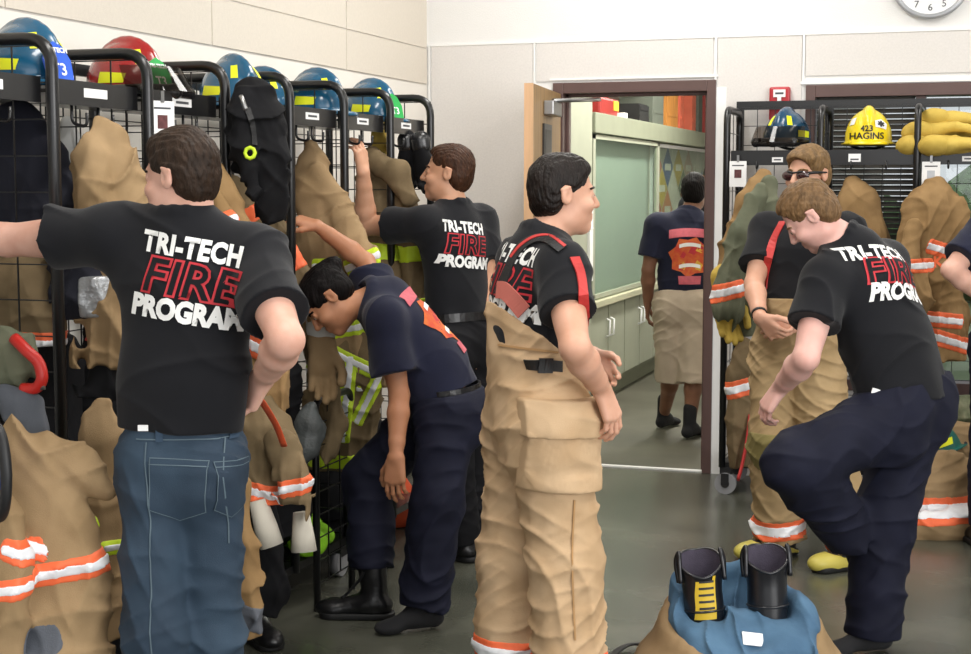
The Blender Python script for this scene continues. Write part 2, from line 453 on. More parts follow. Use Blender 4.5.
# ---------------------------------------------------------------- hall beyond the doorway
HX, HY1 = -2.55, 16.
structure('floor_hall', MB().box((HX - 2, WY + .06, -.2), (-.95, HY1 + .2, 0)), 'hall_floor')
structure('wall_hall_end', MB().box((HX - 2, HY1, 0), (-.95, HY1 + .15, 3.2)), 'panel_grey')
structure('wall_hall_right', MB().box((-1.05, WY + T, 0), (-.95, HY1, 3.2)), 'panel_grey')
structure('wall_hall_left', MB().box((HX - .75, WY + T, 0), (HX - .65, HY1, 3.2)), 'panel_grey')
structure('ceiling_hall', MB().box((HX - 2, WY + T, 3.0), (-.95, HY1 + .15, 3.1)), 'wall_white')
b = MB().box((HX - .65, WY + T, 0), (HX - .02, 9.37, 2.24)); b.box((HX - .65, 9.38, 0), (HX, 10.12, 2.2)); b.box((HX - .03, 9.36, 0), (HX + .006, 9.39, 2.2))
structure('wall_hall_panel', b, 'case_light', .004)
# trophy case built along the hall
tc = thing('display_case', 'long pale green display case with sliding glass doors along the hall beyond the doorway', 'display case', (HX, 12.6, 0))
Y0, Y1 = 10.13, 15.6
b = MB().box((HX - .6, Y0, .14), (HX - .03, Y1, .74)); b.box((HX - .55, Y0, 0), (HX - .1, Y1, .14))
b.build('cabinet_body', 'case_green', tc)
MB().box((HX - .6, Y0, .74), (HX + .035, Y1, .79)).build('counter', 'counter', tc, None, .006)
b = MB().box((HX - .6, Y0, 1.96), (HX + .02, Y1, 2.1)); b.box((HX - .6, Y0, .79), (HX - .56, Y1, 1.96)); b.build('header', 'case_green', tc, None, .004)
yy = Y0
k = 0
while yy < Y1 - .2:
    d = MB().box((HX - .03, yy + .012, .17), (HX - .008, yy + .52, .725)).build('cabinet_door', 'case_light', tc)
    MB().tube([(HX - .008, yy + (.47 if k % 2 == 0 else .06), .5), (HX + .02, yy + (.47 if k % 2 == 0 else .06), .51), (HX + .02, yy + (.47 if k % 2 == 0 else .06), .62), (HX - .008, yy + (.47 if k % 2 == 0 else .06), .63)], .008, 6).build('handle', 'label_white', d)
    yy += .535; k += 1
for i, (ya, yb, xo) in enumerate(((Y0 + .02, 12.42, -.03), (12.38, 15.55, -.075))):
    fr = MB()
    for q in (ya, yb - .07): fr.box((HX + xo, q, .8), (HX + xo + .03, q + .07, 1.95))
    fr.box((HX + xo, ya, .8), (HX + xo + .03, yb, .83)); fr.box((HX + xo, ya, 1.92), (HX + xo + .03, yb, 1.95))
    f = fr.build('sliding_frame', 'label_white' if i == 1 else 'case_light', tc)
    MB().box((HX + xo + .012, ya + .06, .82), (HX + xo + .018, yb - .06, 1.93)).build('pane', 'case_glass', f)
MB().box((HX - .1, Y0, .8), (HX - .09, 12.4, 1.95)).build('back_board', 'frosted_board', tc)
mat('dia_red', (176, 84, 60), .6); mat('dia_blue', (74, 98, 140), .6); mat('dia_yellow', (196, 168, 70), .6); mat('dia_pink', (190, 160, 140), .6); mat('dia_white', (214, 210, 196), .6); mat('dia_green', (92, 112, 84), .6); mat('dia_orange', (196, 122, 70), .6)
ps = thing('hazard_chart', 'chart of coloured diamond placards behind the glass of the display case', 'chart', (HX - .2, 13.2, 1.4))
px0 = HX - .12
b = MB().box((px0 - .02, 12.5, .82), (px0, 15.5, 1.92)); b.build('board', 'poster_board', ps)
cols = [['dia_red', 'dia_blue', 'dia_yellow', 'dia_pink', 'dia_white'], ['dia_yellow', 'dia_white', 'dia_green', 'dia_red', 'dia_blue'], ['dia_red', 'dia_orange', 'dia_white', 'dia_yellow', 'dia_green'], ['dia_white', 'dia_green', 'dia_orange', 'dia_red', 'dia_pink']]
for r_ in range(4):
    for c_ in range(5):
        cy, cz = 12.85 + c_ * .5 + (.25 if r_ % 2 else 0), 1.76 - r_ * .19
        d = MB().add([(px0 + .003, cy - .24, cz), (px0 + .003, cy, cz - .18), (px0 + .003, cy + .24, cz), (px0 + .003, cy, cz + .18)], [(0, 1, 2, 3)]).build('placard', cols[r_][c_], ps)
        MB().box((px0 + .004, cy - .13, cz - .03), (px0 + .006, cy + .13, cz + .03)).build('placard_band', 'dia_white', d)
# things standing on top of the case
def on_case(name, label, cat, mbm, m): return tag(mbm.build(name, m), label, cat)
mat('red_toy', (150, 32, 26), .4); mat('yellow_toy', (226, 178, 40), .5); mat('wood_orange', (190, 128, 60), .5, var=.15, stretch=(6, 6, .8)); mat('coral_box', (214, 104, 76), .5); mat('grey_box', (96, 102, 92), .6); mat('brick_box', (168, 62, 56), .5)
b = MB().box((HX - .32, 10.55, 2.1), (HX - .05, 11.15, 2.235)); b.box((HX - .3, 10.62, 2.235), (HX - .08, 10.95, 2.3))
t = thing('red_equipment_case', 'red case with a yellow tag on top of the display case', 'case', (HX - .18, 10.8, 2.1))
b.build('shell', 'red_toy', t, None, .02)
MB().box((HX - .055, 10.95, 2.15), (HX - .045, 11.1, 2.22)).build('tag', 'yellow_toy', t); MB().box((HX - .05, 11.08, 2.1), (HX - .0, 11.2, 2.14)).build('latch', 'label_white', t)
for i, (n, lb, m, y0, y1, z1) in enumerate((('wooden_box', 'tall orange-brown wooden box on the display case', 'wood_orange', 13.0, 13.5, 2.62), ('storage_box', 'first coral red upright box beside the wooden box', 'coral_box', 13.62, 13.78, 2.6), ('storage_box', 'second coral red upright box, beside the grey one', 'coral_box', 14.2, 14.4, 2.6), ('storage_box', 'grey upright box between coral and brick red boxes', 'grey_box', 14.55, 14.75, 2.62), ('storage_box', 'brick red upright box at the far end of the case', 'brick_box', 14.9, 15.1, 2.6), ('dark_bag', 'small dark bag on top of the display case', 'black_matte', 11.9, 12.25, 2.24), ('plastic_bin', 'grey green plastic bin on top of the display case', 'grey_box', 12.4, 12.85, 2.4))):
    on_case(n, lb, n.split('_')[-1], MB().box((HX - .35, y0, 2.1), (HX - .06, y1, z1)).box((HX - .34, y0 + .01, z1), (HX - .07, y1 - .01, z1 + .012)).box((HX - .062, y0 + .03, 2.2), (HX - .055, y1 - .03, 2.23)), m)
# hanging tube lamps of the hall
for i, (x, y0, y1, z) in enumerate(((-2.62, 9.0, 10.3, 2.33), (-2.5, 11.4, 12.6, 2.52))):
    t = thing('tube_lamp', ['nearer fluorescent tube lamp in the hall beyond the doorway', 'farther fluorescent tube lamp in the hall, above the dark bag'][i], 'lamp', (x, (y0 + y1) / 2, z))
    MB().tube([(x, y0, z), (x, y1, z)], .028, 10).build('tube', 'tube_light', t)
    b = MB().box((x - .05, y0 - .02, z + .03), (x + .05, y1 + .02, z + .07))
    for q in (y0 + .2, y1 - .2): b.tube([(x, q, z + .06), (x, q, 3.01)], .006, 6)
    b.build('fixture', 'label_white', t)
b = MB()
b.box((HX + .0, 10.0, .94), (HX + .018, 10.09, 1.48)); b.box((HX + .018, 10.0, 1.3), (HX + .022, 10.09, 1.305))
tag(b.build('wall_sign_holder', 'label_white'), 'narrow white sheet holder on the panel left of the display case', 'sheet holder')

# ---------------------------------------------------------------- window behind the right rack
wd = thing('window_1', None, None, (-.9, WY, .5)); wd['kind'] = 'structure'
b = MB()
b.box((-.90, WY - .02, .5), (-.85, WY + T, 2.13)); b.box((-.85, WY - .02, 2.065), (1.7, WY + T, 2.13)); b.box((-.85, WY - .02, .5), (1.7, WY + T, .56)); b.box((-.335, WY, .56), (-.285, WY + T, 2.065)); b.box((.6, WY, .56), (.65, WY + T, 2.065)); b.box((1.65, WY, .56), (1.7, WY + T, 2.065))
b.build('window_frame', 'brown_metal', wd, None, .003)
for x0, x1 in ((-.85, -.335), (-.285, .6), (.65, 1.65)): MB().box((x0, WY + .09, .56), (x1, WY + .096, 2.065)).build('pane', 'window_glass', wd)
b = MB()
for i in range(50):
    z = .6 + i * .029
    R = Matrix.Rotation(.95, 3, 'X'); R = np.array(R)
    b.box((-.845 + .2575 - .2575, -.014, -.0012), (-.34 + .0, .014, .0012), R, (0, WY + .06, z))
b.box((-.845, WY + .04, 2.03), (-.34, WY + .08, 2.062))
b.build('blind', 'blind_slat', wd)
# what the window looks out on
mat('lawn', (112, 128, 92), .9, var=.2, vs=.6); mat('hedge_leaf', (92, 118, 78), .9, var=.4, vs=8, bump=.8, bs=12)
structure('ground_outside', MB().box((-.8, WY + .3, -.3), (14, WY + 24, -.06)), 'lawn')
b = MB(); rr = random.Random(3)
for i in range(26):
    b.ball((1. + rr.uniform(-3.2, 6), WY + 14 + rr.uniform(0, 2), rr.uniform(.2, 1.1)), (rr.uniform(.6, 1.1),) * 3, 10, 7)
tag(b.build('hedge', 'hedge_leaf'), 'leafy green hedge outside the window', 'hedge')

# ---------------------------------------------------------------- clock, alarm
ck = on_y(931, -20, WY - .03)
c = A(ck[0], WY - .001, ck[2]); t = thing('wall_clock', 'round white wall clock with grey rim at the top of the back wall', 'clock', c)
R_ = .186
MB().tube([c + A(math.cos(a) * R_, -.03, math.sin(a) * R_) for a in np.linspace(0, 2 * PI, 49)[:-1]], .014, 10, closed=True).build('rim', 'clock_rim', t)
b = MB().cyl(c + A(0, -.002, 0), c + A(0, -.026, 0), R_ - .004, 48); f = b.build('face', 'clock_face', t)
for h in range(1, 13):
    a = PI / 2 - h * PI / 6; bm = text_mesh(str(h), .05); me = bpy.data.meshes.new('numeral')
    for v in bm.verts: v.co = Vector((c[0] + math.cos(a) * .137 + v.co.x, c[1] - .0275, c[2] + math.sin(a) * .137 + v.co.y - .018))
    bm.to_mesh(me); bm.free(); link('numeral', me, M['label_ink'], f)
MB().box((c[0] - .004, c[1] - .031, c[2]), (c[0] + .004, c[1] - .029, c[2] + .11)).build('minute_hand', 'label_ink', t)
MB().box((c[0], c[1] - .0305, c[2] - .005), (c[0] + .075, c[1] - .0285, c[2] + .005)).build('hour_hand', 'label_ink', t)
al = on_y(780, 104, WY - .02)
t = thing('fire_alarm_pull', 'small red fire alarm pull station on the wall above the blue helmet', 'fire alarm', (al[0], WY, al[2]))
MB().box((al[0] - .055, WY - .05, al[2] - .09), (al[0] + .055, WY - .008, al[2] + .09)).build('housing', 'alarm_red', t, None, .01)
b = MB().box((al[0] - .032, WY - .056, al[2] + .035), (al[0] + .032, WY - .049, al[2] + .075)).box((al[0] - .01, WY - .06, al[2] + .0), (al[0] + .01, WY - .049, al[2] + .04)); b.build('pull_handle', 'label_white', t)
MB().box((al[0] - .022, WY - .0575, al[2] + .05), (al[0] + .022, WY - .0555, al[2] + .06)).build('handle_mark', 'label_ink', t)

# ================================================================ GEAR RACKS
def grid(b, o, u, v, lu, lv, nu, nv, r=.0027):
    o, u, v = np.array(o), np.array(u), np.array(v)
    for i in range(nu + 1): p = o + u * lu * i / nu; b.tube([p, p + v * lv], r, 4, False)
    for i in range(nv + 1): p = o + v * lv * i / nv; b.tube([p, p + u * lu], r, 4, False)
# left rack along the wall: dividers stand across it
LRX0, LRX1, LZ = -2.93, -2.42, 2.0
LY = [3.57 + .497 * i for i in range(-2, 7)]
t = thing('gear_rack', 'long black tube-frame gear rack of many bays along the left wall', 'rack', (-2.68, 4.8, 0))
for y in LY:
    d = MB().tube(bend([(LRX0, y, .14), (LRX0, y, LZ), (LRX1, y, LZ), (LRX1, y, .14), ], .085), .0175, 12).build('divider_frame', 'black_powder', t)
    b = MB(); grid(b, (LRX0, y, .18), (1, 0, 0), (0, 0, 1), LRX1 - LRX0, LZ - .2, 4, 18); b.build('wire_mesh', 'black_powder', d)
b = MB(); grid(b, (LRX0 + .01, LY[0], .18), (0, 1, 0), (0, 0, 1), LY[-1] - LY[0], LZ - .25, 40, 17); b.build('back_mesh', 'black_powder', t)
MB().box((LRX0, LY[0], .14), (LRX1, LY[-1], .17)).build('bottom_shelf', 'black_powder', t)
b = MB()
for z in (LZ - .01, 1.2): b.box((LRX0 - .015, LY[0], z - .02), (LRX0 + .005, LY[-1], z + .02))
b.build('back_rail', 'black_powder', t)
for i in range(len(LY) - 1):
    y0, y1 = LY[i] + .02, LY[i + 1] - .02
    s_ = MB().box((LRX0 + .02, y0, 1.855), (LRX1 - .03, y1, 1.865)).box((LRX1 - .035, y0 - .002, 1.825), (LRX1 - .025, y1 + .002, 1.895)).build('helmet_shelf', 'black_powder', t)
    lb = MB().box((LRX1 - .025, y0 + .17, 1.85), (LRX1 - .0235, y0 + .29, 1.876)).build('name_label', 'label_white', s_)
    for q in (.35, .65):
        y = y0 + (y1 - y0) * q; MB().tube(bend([(LRX1 - .06, y, 1.855), (LRX1 - .06, y, 1.775), (LRX1 - .01, y, 1.765), (LRX1 - .01, y, 1.805)], .02), .005, 6).build('coat_hook', 'black_powder', t)
    if i >= 3: MB().box((LRX1 - .0235, y0 + .19, 1.859), (LRX1 - .0228, y0 + .27, 1.867)).build('label_line', 'label_ink', s_)
for y in (LY[0] + .06, LY[2] + .1, LY[4] + .1, LY[6], LY[-1] - .06):
    for x in (LRX0 + .04, LRX1 - .04):
        c_ = MB().box((x - .025, y - .03, .085), (x + .025, y + .03, .14)).build('caster', 'black_matte', t)
        MB().cyl((x - .018, y, .055), (x + .018, y, .055), .055, 20).build('wheel', 'rubber_grey', c_)
# the low half-height panel in the fourth bay
b = MB().tube(bend([(-2.36, 5.16, .14), (-2.36, 5.16, .82), (-2.36, 5.5, .82), (-2.36, 5.5, .14)], .05), .014, 10)
# right rack along the back wall
RRY0, RRY1, RZ = 8.12, 7.70, 1.985
RXS = [-1.235, -.765, -.30, .165, .63]
t2 = thing('gear_rack', 'black tube-frame gear rack on casters in front of the window at right', 'rack', (-.6, 7.9, 0))
for x in RXS:
    d = MB().tube(bend([(x, RRY0, .14), (x, RRY0, RZ), (x, RRY1, RZ), (x, RRY1, .14)], .075), .0175, 12).build('divider_frame', 'black_powder', t2)
    b = MB(); grid(b, (x, RRY0, .18), (0, -1, 0), (0, 0, 1), RRY0 - RRY1, RZ - .2, 4, 18); b.build('wire_mesh', 'black_powder', d)
b = MB(); grid(b, (RXS[0], RRY0 + .01, .18), (1, 0, 0), (0, 0, 1), RXS[-1] - RXS[0], RZ - .15, 20, 18); b.build('back_mesh', 'black_powder', t2)
b = MB().box((RXS[0] - .02, RRY0 + .012, 2.0), (RXS[-1], RRY0 + .035, 2.045))
for x in RXS: b.box((x - .02, RRY0 + .012, .15), (x + .02, RRY0 + .035, 2.0))
b.build('back_rail', 'black_powder', t2)
MB().box((RXS[0], RRY1, .14), (RXS[-1], RRY0, .165)).build('bottom_shelf', 'black_powder', t2)
for i in range(4):
    x0, x1 = RXS[i] + .02, RXS[i + 1] - .02
    s_ = MB().box((x0, RRY1 + .03, 1.765), (x1, RRY0, 1.775)).box((x0 - .002, RRY1 + .025, 1.70), (x1 + .002, RRY1 + .035, 1.775)).build('helmet_shelf', 'black_powder', t2)
    q = [.55, .34, .52, .5][i]
    MB().box((x0 + (x1 - x0) * q - .03, RRY1 + .0235, 1.715), (x0 + (x1 - x0) * q + (.025, .03, .07, .03)[i], RRY1 + .025, 1.74 if i != 1 else 1.755)).build('name_label', 'label_white', s_)
    MB().box((x0 + (x1 - x0) * q - .02, RRY1 + .0228, 1.724), (x0 + (x1 - x0) * q + (.015, .02, .05, .02)[i], RRY1 + .0235, 1.731)).build('label_line', 'label_ink', s_)
    for w in (.3, .7):
        xx = x0 + (x1 - x0) * w; MB().tube(bend([(xx, RRY1 + .07, 1.765), (xx, RRY1 + .07, 1.69), (xx, RRY1 + .02, 1.68), (xx, RRY1 + .02, 1.72)], .02), .005, 6).build('coat_hook', 'black_powder', t2)
for x in (RXS[0] + .02, RXS[2] + .1, RXS[-1] - .05):
    for y in (RRY1 + .02, RRY0 - .02):
        c_ = MB().box((x - .03, y - .03, .1), (x + .03, y + .03, .14)).box((x - .02, y - .05, .05), (x + .02, y - .044, .11)).box((x - .02, y + .003, .05), (x + .02, y + .009, .11)).build('caster', 'black_matte', t2)
        w_ = MB().cyl((x, y - .037, .056), (x, y - .003, .056), .056, 24).build('wheel', 'rubber_grey', c_)
        MB().cyl((x, y - .041, .056), (x, y + .001, .056), .022, 16).build('hub', 'dark_metal', c_)
# identity cards hung on the posts
mat('photo_dark', (92, 50, 52), .5, var=.3, vs=60)
def badge(p, n, label, photo=True):
    p = np.array(p); n = unit(n); r = unit(np.cross(UZ, n)); R = np.stack([r, n, UZ], 1)
    t = thing('identity_card', label, 'card', p, 'identity cards on the racks')
    MB().box((-.043, 0, -.075), (.043, .003, .055), R, p).build('card', 'label_white', t)
    MB().box((-.006, .001, .05), (.006, .006, .085), R, p).build('clip', 'steel', t)
    MB().box((-.018, .003, -.03), (.018, .0036, .012), R, p).build('photo', 'photo_dark' if photo else 'clock_rim', t)
    MB().box((-.03, .003, .03), (.03, .0036, .036), R, p).build('heading', 'label_ink', t)
badge(on_x(162, 119, LRX1 + .02), (1, -.5, 0), 'white identity card with photo on the left rack under the red helmet')
badge(on_x(596, 1, LRX1 + .02) if False else on_y(738, 172, RRY1 - .02), (0, -1, 0), 'white identity card on the corner post of the right rack', True)
badge(on_y(931, 173, RRY1 - .025), (0, -1, 0), 'white identity card above the tan coat at far right', False)
# ================================================================ PEOPLE
def skinmat(name, rgb, dark=None):
    m = mat(name, rgb, .5, var=.05, vs=14, bump=.06, bs=300, spec=.35, rgb2=dark)
    b = m.node_tree.nodes['Principled BSDF']; b.inputs['Subsurface Weight'].default_value = .12; b.inputs['Subsurface Radius'].default_value = (.02, .008, .005); b.inputs['Subsurface Scale'].default_value = .3
skinmat('skin_pale', (208, 158, 138), (220, 174, 156)); skinmat('skin_fair', (202, 152, 126), (212, 164, 140)); skinmat('skin_pink', (216, 166, 154), (228, 182, 170)); skinmat('skin_olive', (198, 148, 116), (208, 158, 126)); skinmat('skin_tan', (172, 118, 86), (184, 130, 98)); skinmat('skin_brown', (120, 82, 62), (132, 92, 70)); skinmat('skin_warm', (194, 144, 114), (204, 156, 128))
mat('hair_brown', (46, 33, 24), .55, spec=.22, var=.35, vs=70, bump=.5, bs=160, stretch=(1, 1, .35)); mat('hair_chestnut', (62, 38, 24), .5, spec=.22, var=.35, vs=70, bump=.5, bs=160, stretch=(1, 1, .35)); mat('hair_dark', (25, 18, 15), .45, spec=.22, var=.35, vs=70, bump=.5, bs=160, stretch=(1, 1, .35)); mat('hair_black', (14, 10, 10), .6, spec=.12, var=.35, vs=60, bump=.4, bs=120, stretch=(1, 1, .4))
mat('hair_blond', (118, 92, 60), .5, spec=.22, var=.3, vs=70, bump=.5, bs=160, stretch=(1, 1, .35)); mat('hair_sandy', (112, 86, 58), .5, spec=.22, var=.3, vs=70, bump=.5, bs=160, stretch=(1, 1, .35))
mat('eye_white', (226, 220, 214), .25, var=.02); mat('iris', (52, 38, 28), .2, var=.1); mat('lip', (184, 112, 100), .5, var=.05)
mat('shirt_black', (16, 17, 22), .85, var=.1, vs=8, bump=.12, bs=700, spec=.25, sheen=.1); mat('shirt_navy', (23, 26, 47), .85, var=.1, vs=8, bump=.12, bs=700, spec=.25, sheen=.1)
mat('trouser_navy', (19, 21, 38), .8, var=.12, vs=8, bump=.15, bs=600, spec=.25); mat('trouser_black', (15, 15, 19), .8, var=.1, vs=8, bump=.15, bs=600, spec=.25)
mat('denim', (30, 47, 64), .8, vs=5, bump=.25, bs=520, rgb2=(48, 68, 86), lo=.3, hi=.75, bump2=.1, bs2=14); mat('denim_thread', (82, 98, 108), .8); mat('denim_dark', (42, 62, 82), .8, var=.15, bump=.2, bs=500)
mat('bunker_tan', (184, 153, 117), .85, vs=7, rgb2=(198, 169, 135), bump=.22, bs=420, bump2=.12, bs2=22, spec=.2); mat('bunker_seam', (170, 132, 88), .85)
mat('bunker_khaki', (150, 126, 90), .85, vs=7, rgb2=(166, 142, 106), bump=.22, bs=420, bump2=.12, bs2=22, spec=.2)
mat('khaki_cotton', (178, 162, 142), .85, var=.06, bump=.2, bs=500)
mat('print_white', (232, 232, 230), .7, var=.03, vs=40); mat('print_red', (190, 44, 54), .7, var=.08, vs=40); mat('print_pink', (196, 92, 104), .7, var=.1, vs=40); mat('print_orange', (206, 106, 40), .7, vs=30, rgb2=(196, 60, 40)); mat('print_yellow', (220, 170, 60), .7, var=.1, vs=30)
mat('band_orange', (240, 108, 62), .6, var=.05, vs=30); mat('band_silver', (232, 234, 238), .35, .0, var=.04, vs=40, spec=.8); mat('band_lime', (198, 226, 40), .6, var=.05, vs=30)
mat('strap_red', (186, 50, 48), .6, var=.08); mat('strap_salmon', (196, 110, 98), .7, var=.08); mat('webbing_black', (24, 24, 26), .6, bump=.2, bs=300)
mat('leather_black', (18, 18, 20), .32, var=.1, bump=.15, bs=60); mat('sole_black', (14, 14, 15), .6); mat('sock_black', (24, 24, 27), .9, bump=.3, bs=500); mat('boot_yellow', (196, 182, 84), .45, var=.06); mat('boot_rubber', (34, 33, 36), .4, var=.1); mat('lens_dark', (52, 20, 26), .08, spec=.9, coat=.6); mat('watch_black', (20, 20, 22), .3)

def creases(amp, freq, d, seed, wob=2.5, power=3, nf=2.2):
    d = np.array(d, np.float32) / np.float32(np.linalg.norm(d))
    def fn(p):
        ph = PI * freq * (p @ d) + wob * snoise(p, nf, seed)
        return -amp * (1 - np.abs(np.sin(ph))) ** power * np.clip(.6 + .9 * snoise(p, 3.2, seed + 9), 0, 1.3)
    return fn
def rumple(amp, freq, seed): return lambda p: amp * snoise(p, freq, seed, 7)

def head(f, c, hf, hu, s=1., face=1.):
    R = frame(hf, hu); L = lambda x, y, z: np.array(c) + R @ (A(x, y, z) * s)
    E = lambda p, r, k, op='u': f.ell(L(*p), np.array(r) * s, R, k, op)
    K = lambda p, q, r1, r2, k, op='u', **kw: f.cone(L(*p), L(*q), r1 * s, r2 * s, k, op=op, **kw)
    E((0, -.008, .035), (.074, .094, .084), .01)
    E((0, .03, -.03), (.062, .064, .075), .03)
    E((0, .032, -.07), (.052, .054, .05), .03)
    K((-.035, .0, -.075), (0, .068, -.1), .022, .018, .02); K((.035, .0, -.075), (0, .068, -.1), .022, .018, .02)
    E((0, .076, -.098), (.021, .018, .017), .015)
    K((-.032, .078, .018), (.032, .078, .018), .012, .012, .014)
    for q in (-1, 1):
        E((q * .032, .104, -.001), (.017, .02, .012), .012, 'd')
        E((q * .042, .064, -.032), (.024, .026, .02), .02)
        E((q * .032, .079, -.002), (.0155, .0135, .0115), .003)
        K((q * .018, .094, .004 + .004), (q * .046, .083, .003 + .004), .0035, .003, .004)
        E((q * .076, -.012, -.006), (.0095, .018, .028), .006)
        E((q * .088, -.006, -.003), (.009, .011, .018), .005, 'd')
        K((q * .078, -.028, .014), (q * .08, -.005, .022), .005, .005, .004); K((q * .078, -.028, .014), (q * .078, -.024, -.02), .005, .005, .004)
        E((q * .011, .099, -.036), (.009, .01, .008), .006)
    K((0, .09, .014), (0, .116, -.03), .0085, .0105, .01); E((0, .113, -.033), (.0105, .01, .009), .006)
    K((-.02, .084, -.0655), (0, .0955, -.062), .005, .0065, .006); K((.02, .084, -.0655), (0, .0955, -.062), .005, .0065, .006)
    K((-.018, .084, -.072), (0, .0935, -.075), .006, .008, .006); K((.018, .084, -.072), (0, .0935, -.075), .006, .008, .006)
    K((-.02, .094, -.0682), (.02, .094, -.0682), .0018, .0018, .003, 'd')
    return R, L
def hand(f, w, d, palm, th, curl=(.5, .55, .6, .7), s=1., thumb=.6, spread=1.):
    """w wrist, d along the hand, palm normal towards which fingers close, th thumb side"""
    d = unit(d); palm = unit(np.array(palm) - d * (np.array(palm) @ d)); th0 = unit(np.array(th) - d * (np.array(th) @ d)); t = unit(th0 - palm * (th0 @ palm)); w = np.array(w)
    offs = (.031, .011, -.0095, -.028); lens = (.92, 1.02, .96, .76)
    for i in range(4):
        k = w + s * (d * (.088 - .006 * abs(i - 1.2)) + t * offs[i] - palm * .002)
        f.cone(w + t * offs[i] * .55 * s, k, .0165 * s, .0125 * s, .012)
        a = curl[i] * .6; p = k; r = .0092 * s * (1 if i < 3 else .88)
        for j, l in enumerate((.043, .026, .021)):
            dd = unit(d * math.cos(a) + palm * math.sin(a) + t * offs[i] * 1.6 * spread * math.cos(a)); q = p + dd * l * lens[i] * s
            f.cone(p, q, r, r * .9, .004); p = q; r *= .91; a += curl[i] * (1.05 if j == 0 else .75)
    b = w + s * (d * .022 + t * .026 + palm * .006); k = b + s * .044 * unit(d * .75 + t * .6 + palm * .35 * thumb)
    f.cone(b, k, .0155 * s, .0125 * s, .012); q = k + s * .033 * unit(d * .9 + t * .28 + palm * .5 * thumb); f.cone(k, q, .0112 * s, .0102 * s, .005)
    f.cone(q, q + s * .026 * unit(d * .95 - t * .05 + palm * .7 * thumb), .0102 * s, .0082 * s, .004)
def arm(f, sh, el, wr, m=1.):
    f.cone(sh, el, .05 * m, .042 * m, .02)
    d = el - sh; f.ell(sh + d * .55, (.043 * m, .043 * m, .11), frame(np.cross(d, A(.3, .5, .9)), d), .02)
    e = wr - el; f.cone(el, el + e * .3, .041 * m, .045 * m, .012); f.cone(el + e * .3, el + e * .75, .045 * m, .033 * m, .012); f.cone(el + e * .75, wr, .033 * m, .027 * m, .01)
def body(root, J, skin, h=.0034, m=1., hs=1., neck=.056, legs=True):
    pts = [J[k] for k in J if k in ('nb', 'hd', 'sL', 'sR', 'eL', 'eR', 'wL', 'wR', 'chest', 'waist', 'pel', 'hL', 'hR', 'kL', 'kR') and J[k] is not None]
    if J.get('bare'): pts += [J['aL'], J['aR']]
    f = Field(*box_of(pts, .2), h); tf = J['tf']
    f.cone(J['pel'], J['waist'], .12, .11, .03, (tf, .7)); f.cone(J['waist'], J['chest'], .11, .135, .03, (tf, .68)); f.cone(J['chest'], J['nb'] * .6 + J['chest'] * .4, .135, .09, .03, (tf, .68))
    for q in 'LR':
        f.cone(J['nb'] * .85 + J['s' + q] * .15, J['s' + q], .048, .05, .03)
        f.cone(J['h' + q], J['k' + q], .075, .05, .03)
        if J.get('bare'):
            a = J['k' + q]; e = J['a' + q] - a; f.cone(a, a + e * .3, .05, .054, .02); f.cone(a + e * .3, J['a' + q], .054, .034, .02)
        arm(f, J['s' + q], J['e' + q], J['w' + q], m)
        if 'hand' + q in J: hand(f, J['w' + q], *J['hand' + q])
    f.cone(J['nb'], J['hd'] - unit(J['hu']) * .075 * hs - unit(J['hf']) * .014, neck * 1.08, neck, .025)
    R, L = head(f, J['hd'], J['hf'], J['hu'], hs)
    o = f.build('body', skin, root)
    return o, R, L
def face_parts(root, R, L, hair, s=1., lips=True):
    for q in (-1, 1):
        e = MB().ball(L(q * .032, .0835, -.002), .0098 * s, 12, 8).build('eye', 'eye_white', root); MB().ball(L(q * .032, .0905, -.002), (.0048 * s,) * 3, 10, 6).build('iris', 'iris', e)
        MB().tube(spline([L(q * .014, .0925, .0165), L(q * .03, .0925, .0225), L(q * .052, .075, .018)], 4), [.0045 * s] * 9, 6, flat=(1, .8)).build('eyebrow', hair, root)
    if lips:
        f = Field(L(0, .09, -.07) - .04, L(0, .09, -.07) + .04, .002)
        for a, b, r in (((-.019, .0855, -.0662), (0, .0972, -.0625), .005), ((.019, .0855, -.0662), (0, .0972, -.0625), .005), ((-.017, .0855, -.0715), (0, .0955, -.0745), .006), ((.017, .0855, -.0715), (0, .0955, -.0745), .006)): f.cone(L(*a), L(*b), r * s * .75, r * s, .003)
        f.build('lips', 'lip', root)
def hair(root, R, L, m, s=1., style='short', seed=1):
    f = Field(L(0, 0, .03) - .2, L(0, 0, .03) + .2, .003); E = lambda p, r, k=.012, op='u': f.ell(L(*p), np.array(r) * s, R, k, op)
    if style == 'fringe':
        E((0, -.012, .042), (.084, .105, .09)); E((0, -.05, -.01), (.077, .064, .08), .02); E((-.012, .06, .07), (.066, .045, .032), .03)
        E((.006, .125, -.04), (.12, .096, .116), .006, 'd')
    elif style == 'bun':
        E((0, -.012, .038), (.081, .103, .088)); E((0, -.05, 0), (.074, .06, .066), .02); E((0, -.106, .062), (.036, .04, .036), .016); E((.0, -.06, .06), (.06, .06, .05), .02)
        E((0, .128, -.05), (.13, .092, .105), .006, 'd')
    else:
        E((0, -.012, .04), (.079, .102, .0885)); E((0, -.046, -.008), (.0735, .061, .076), .02); E((0, .04, .085), (.05, .04, .024), .03)
        E((0, .122, -.036), (.12, .096, .126), .006, 'd')
    for q in (-1, 1):
        E((q * .088, .004, -.062), (.04, .04, .062), .008, 'd')
        E((q * .086, -.012, -.006), (.02, .022, .034), .004, 'd')
    f.plane(L(0, -.05, -.078), R @ A(0, .3, -1))
    wd = R @ A(1, 0, .25)
    amp = .0012 if style != 'bun' else .0009
    f.warp(lambda p: amp * np.sin(p @ wd.astype(np.float32) * 520 + 4 * snoise(p, 9, seed)) + .0028 * snoise(p, 14, seed + 3) + .0012 * snoise(p, 45, seed + 4))
    return f.build('hair', m, root, None, 1)
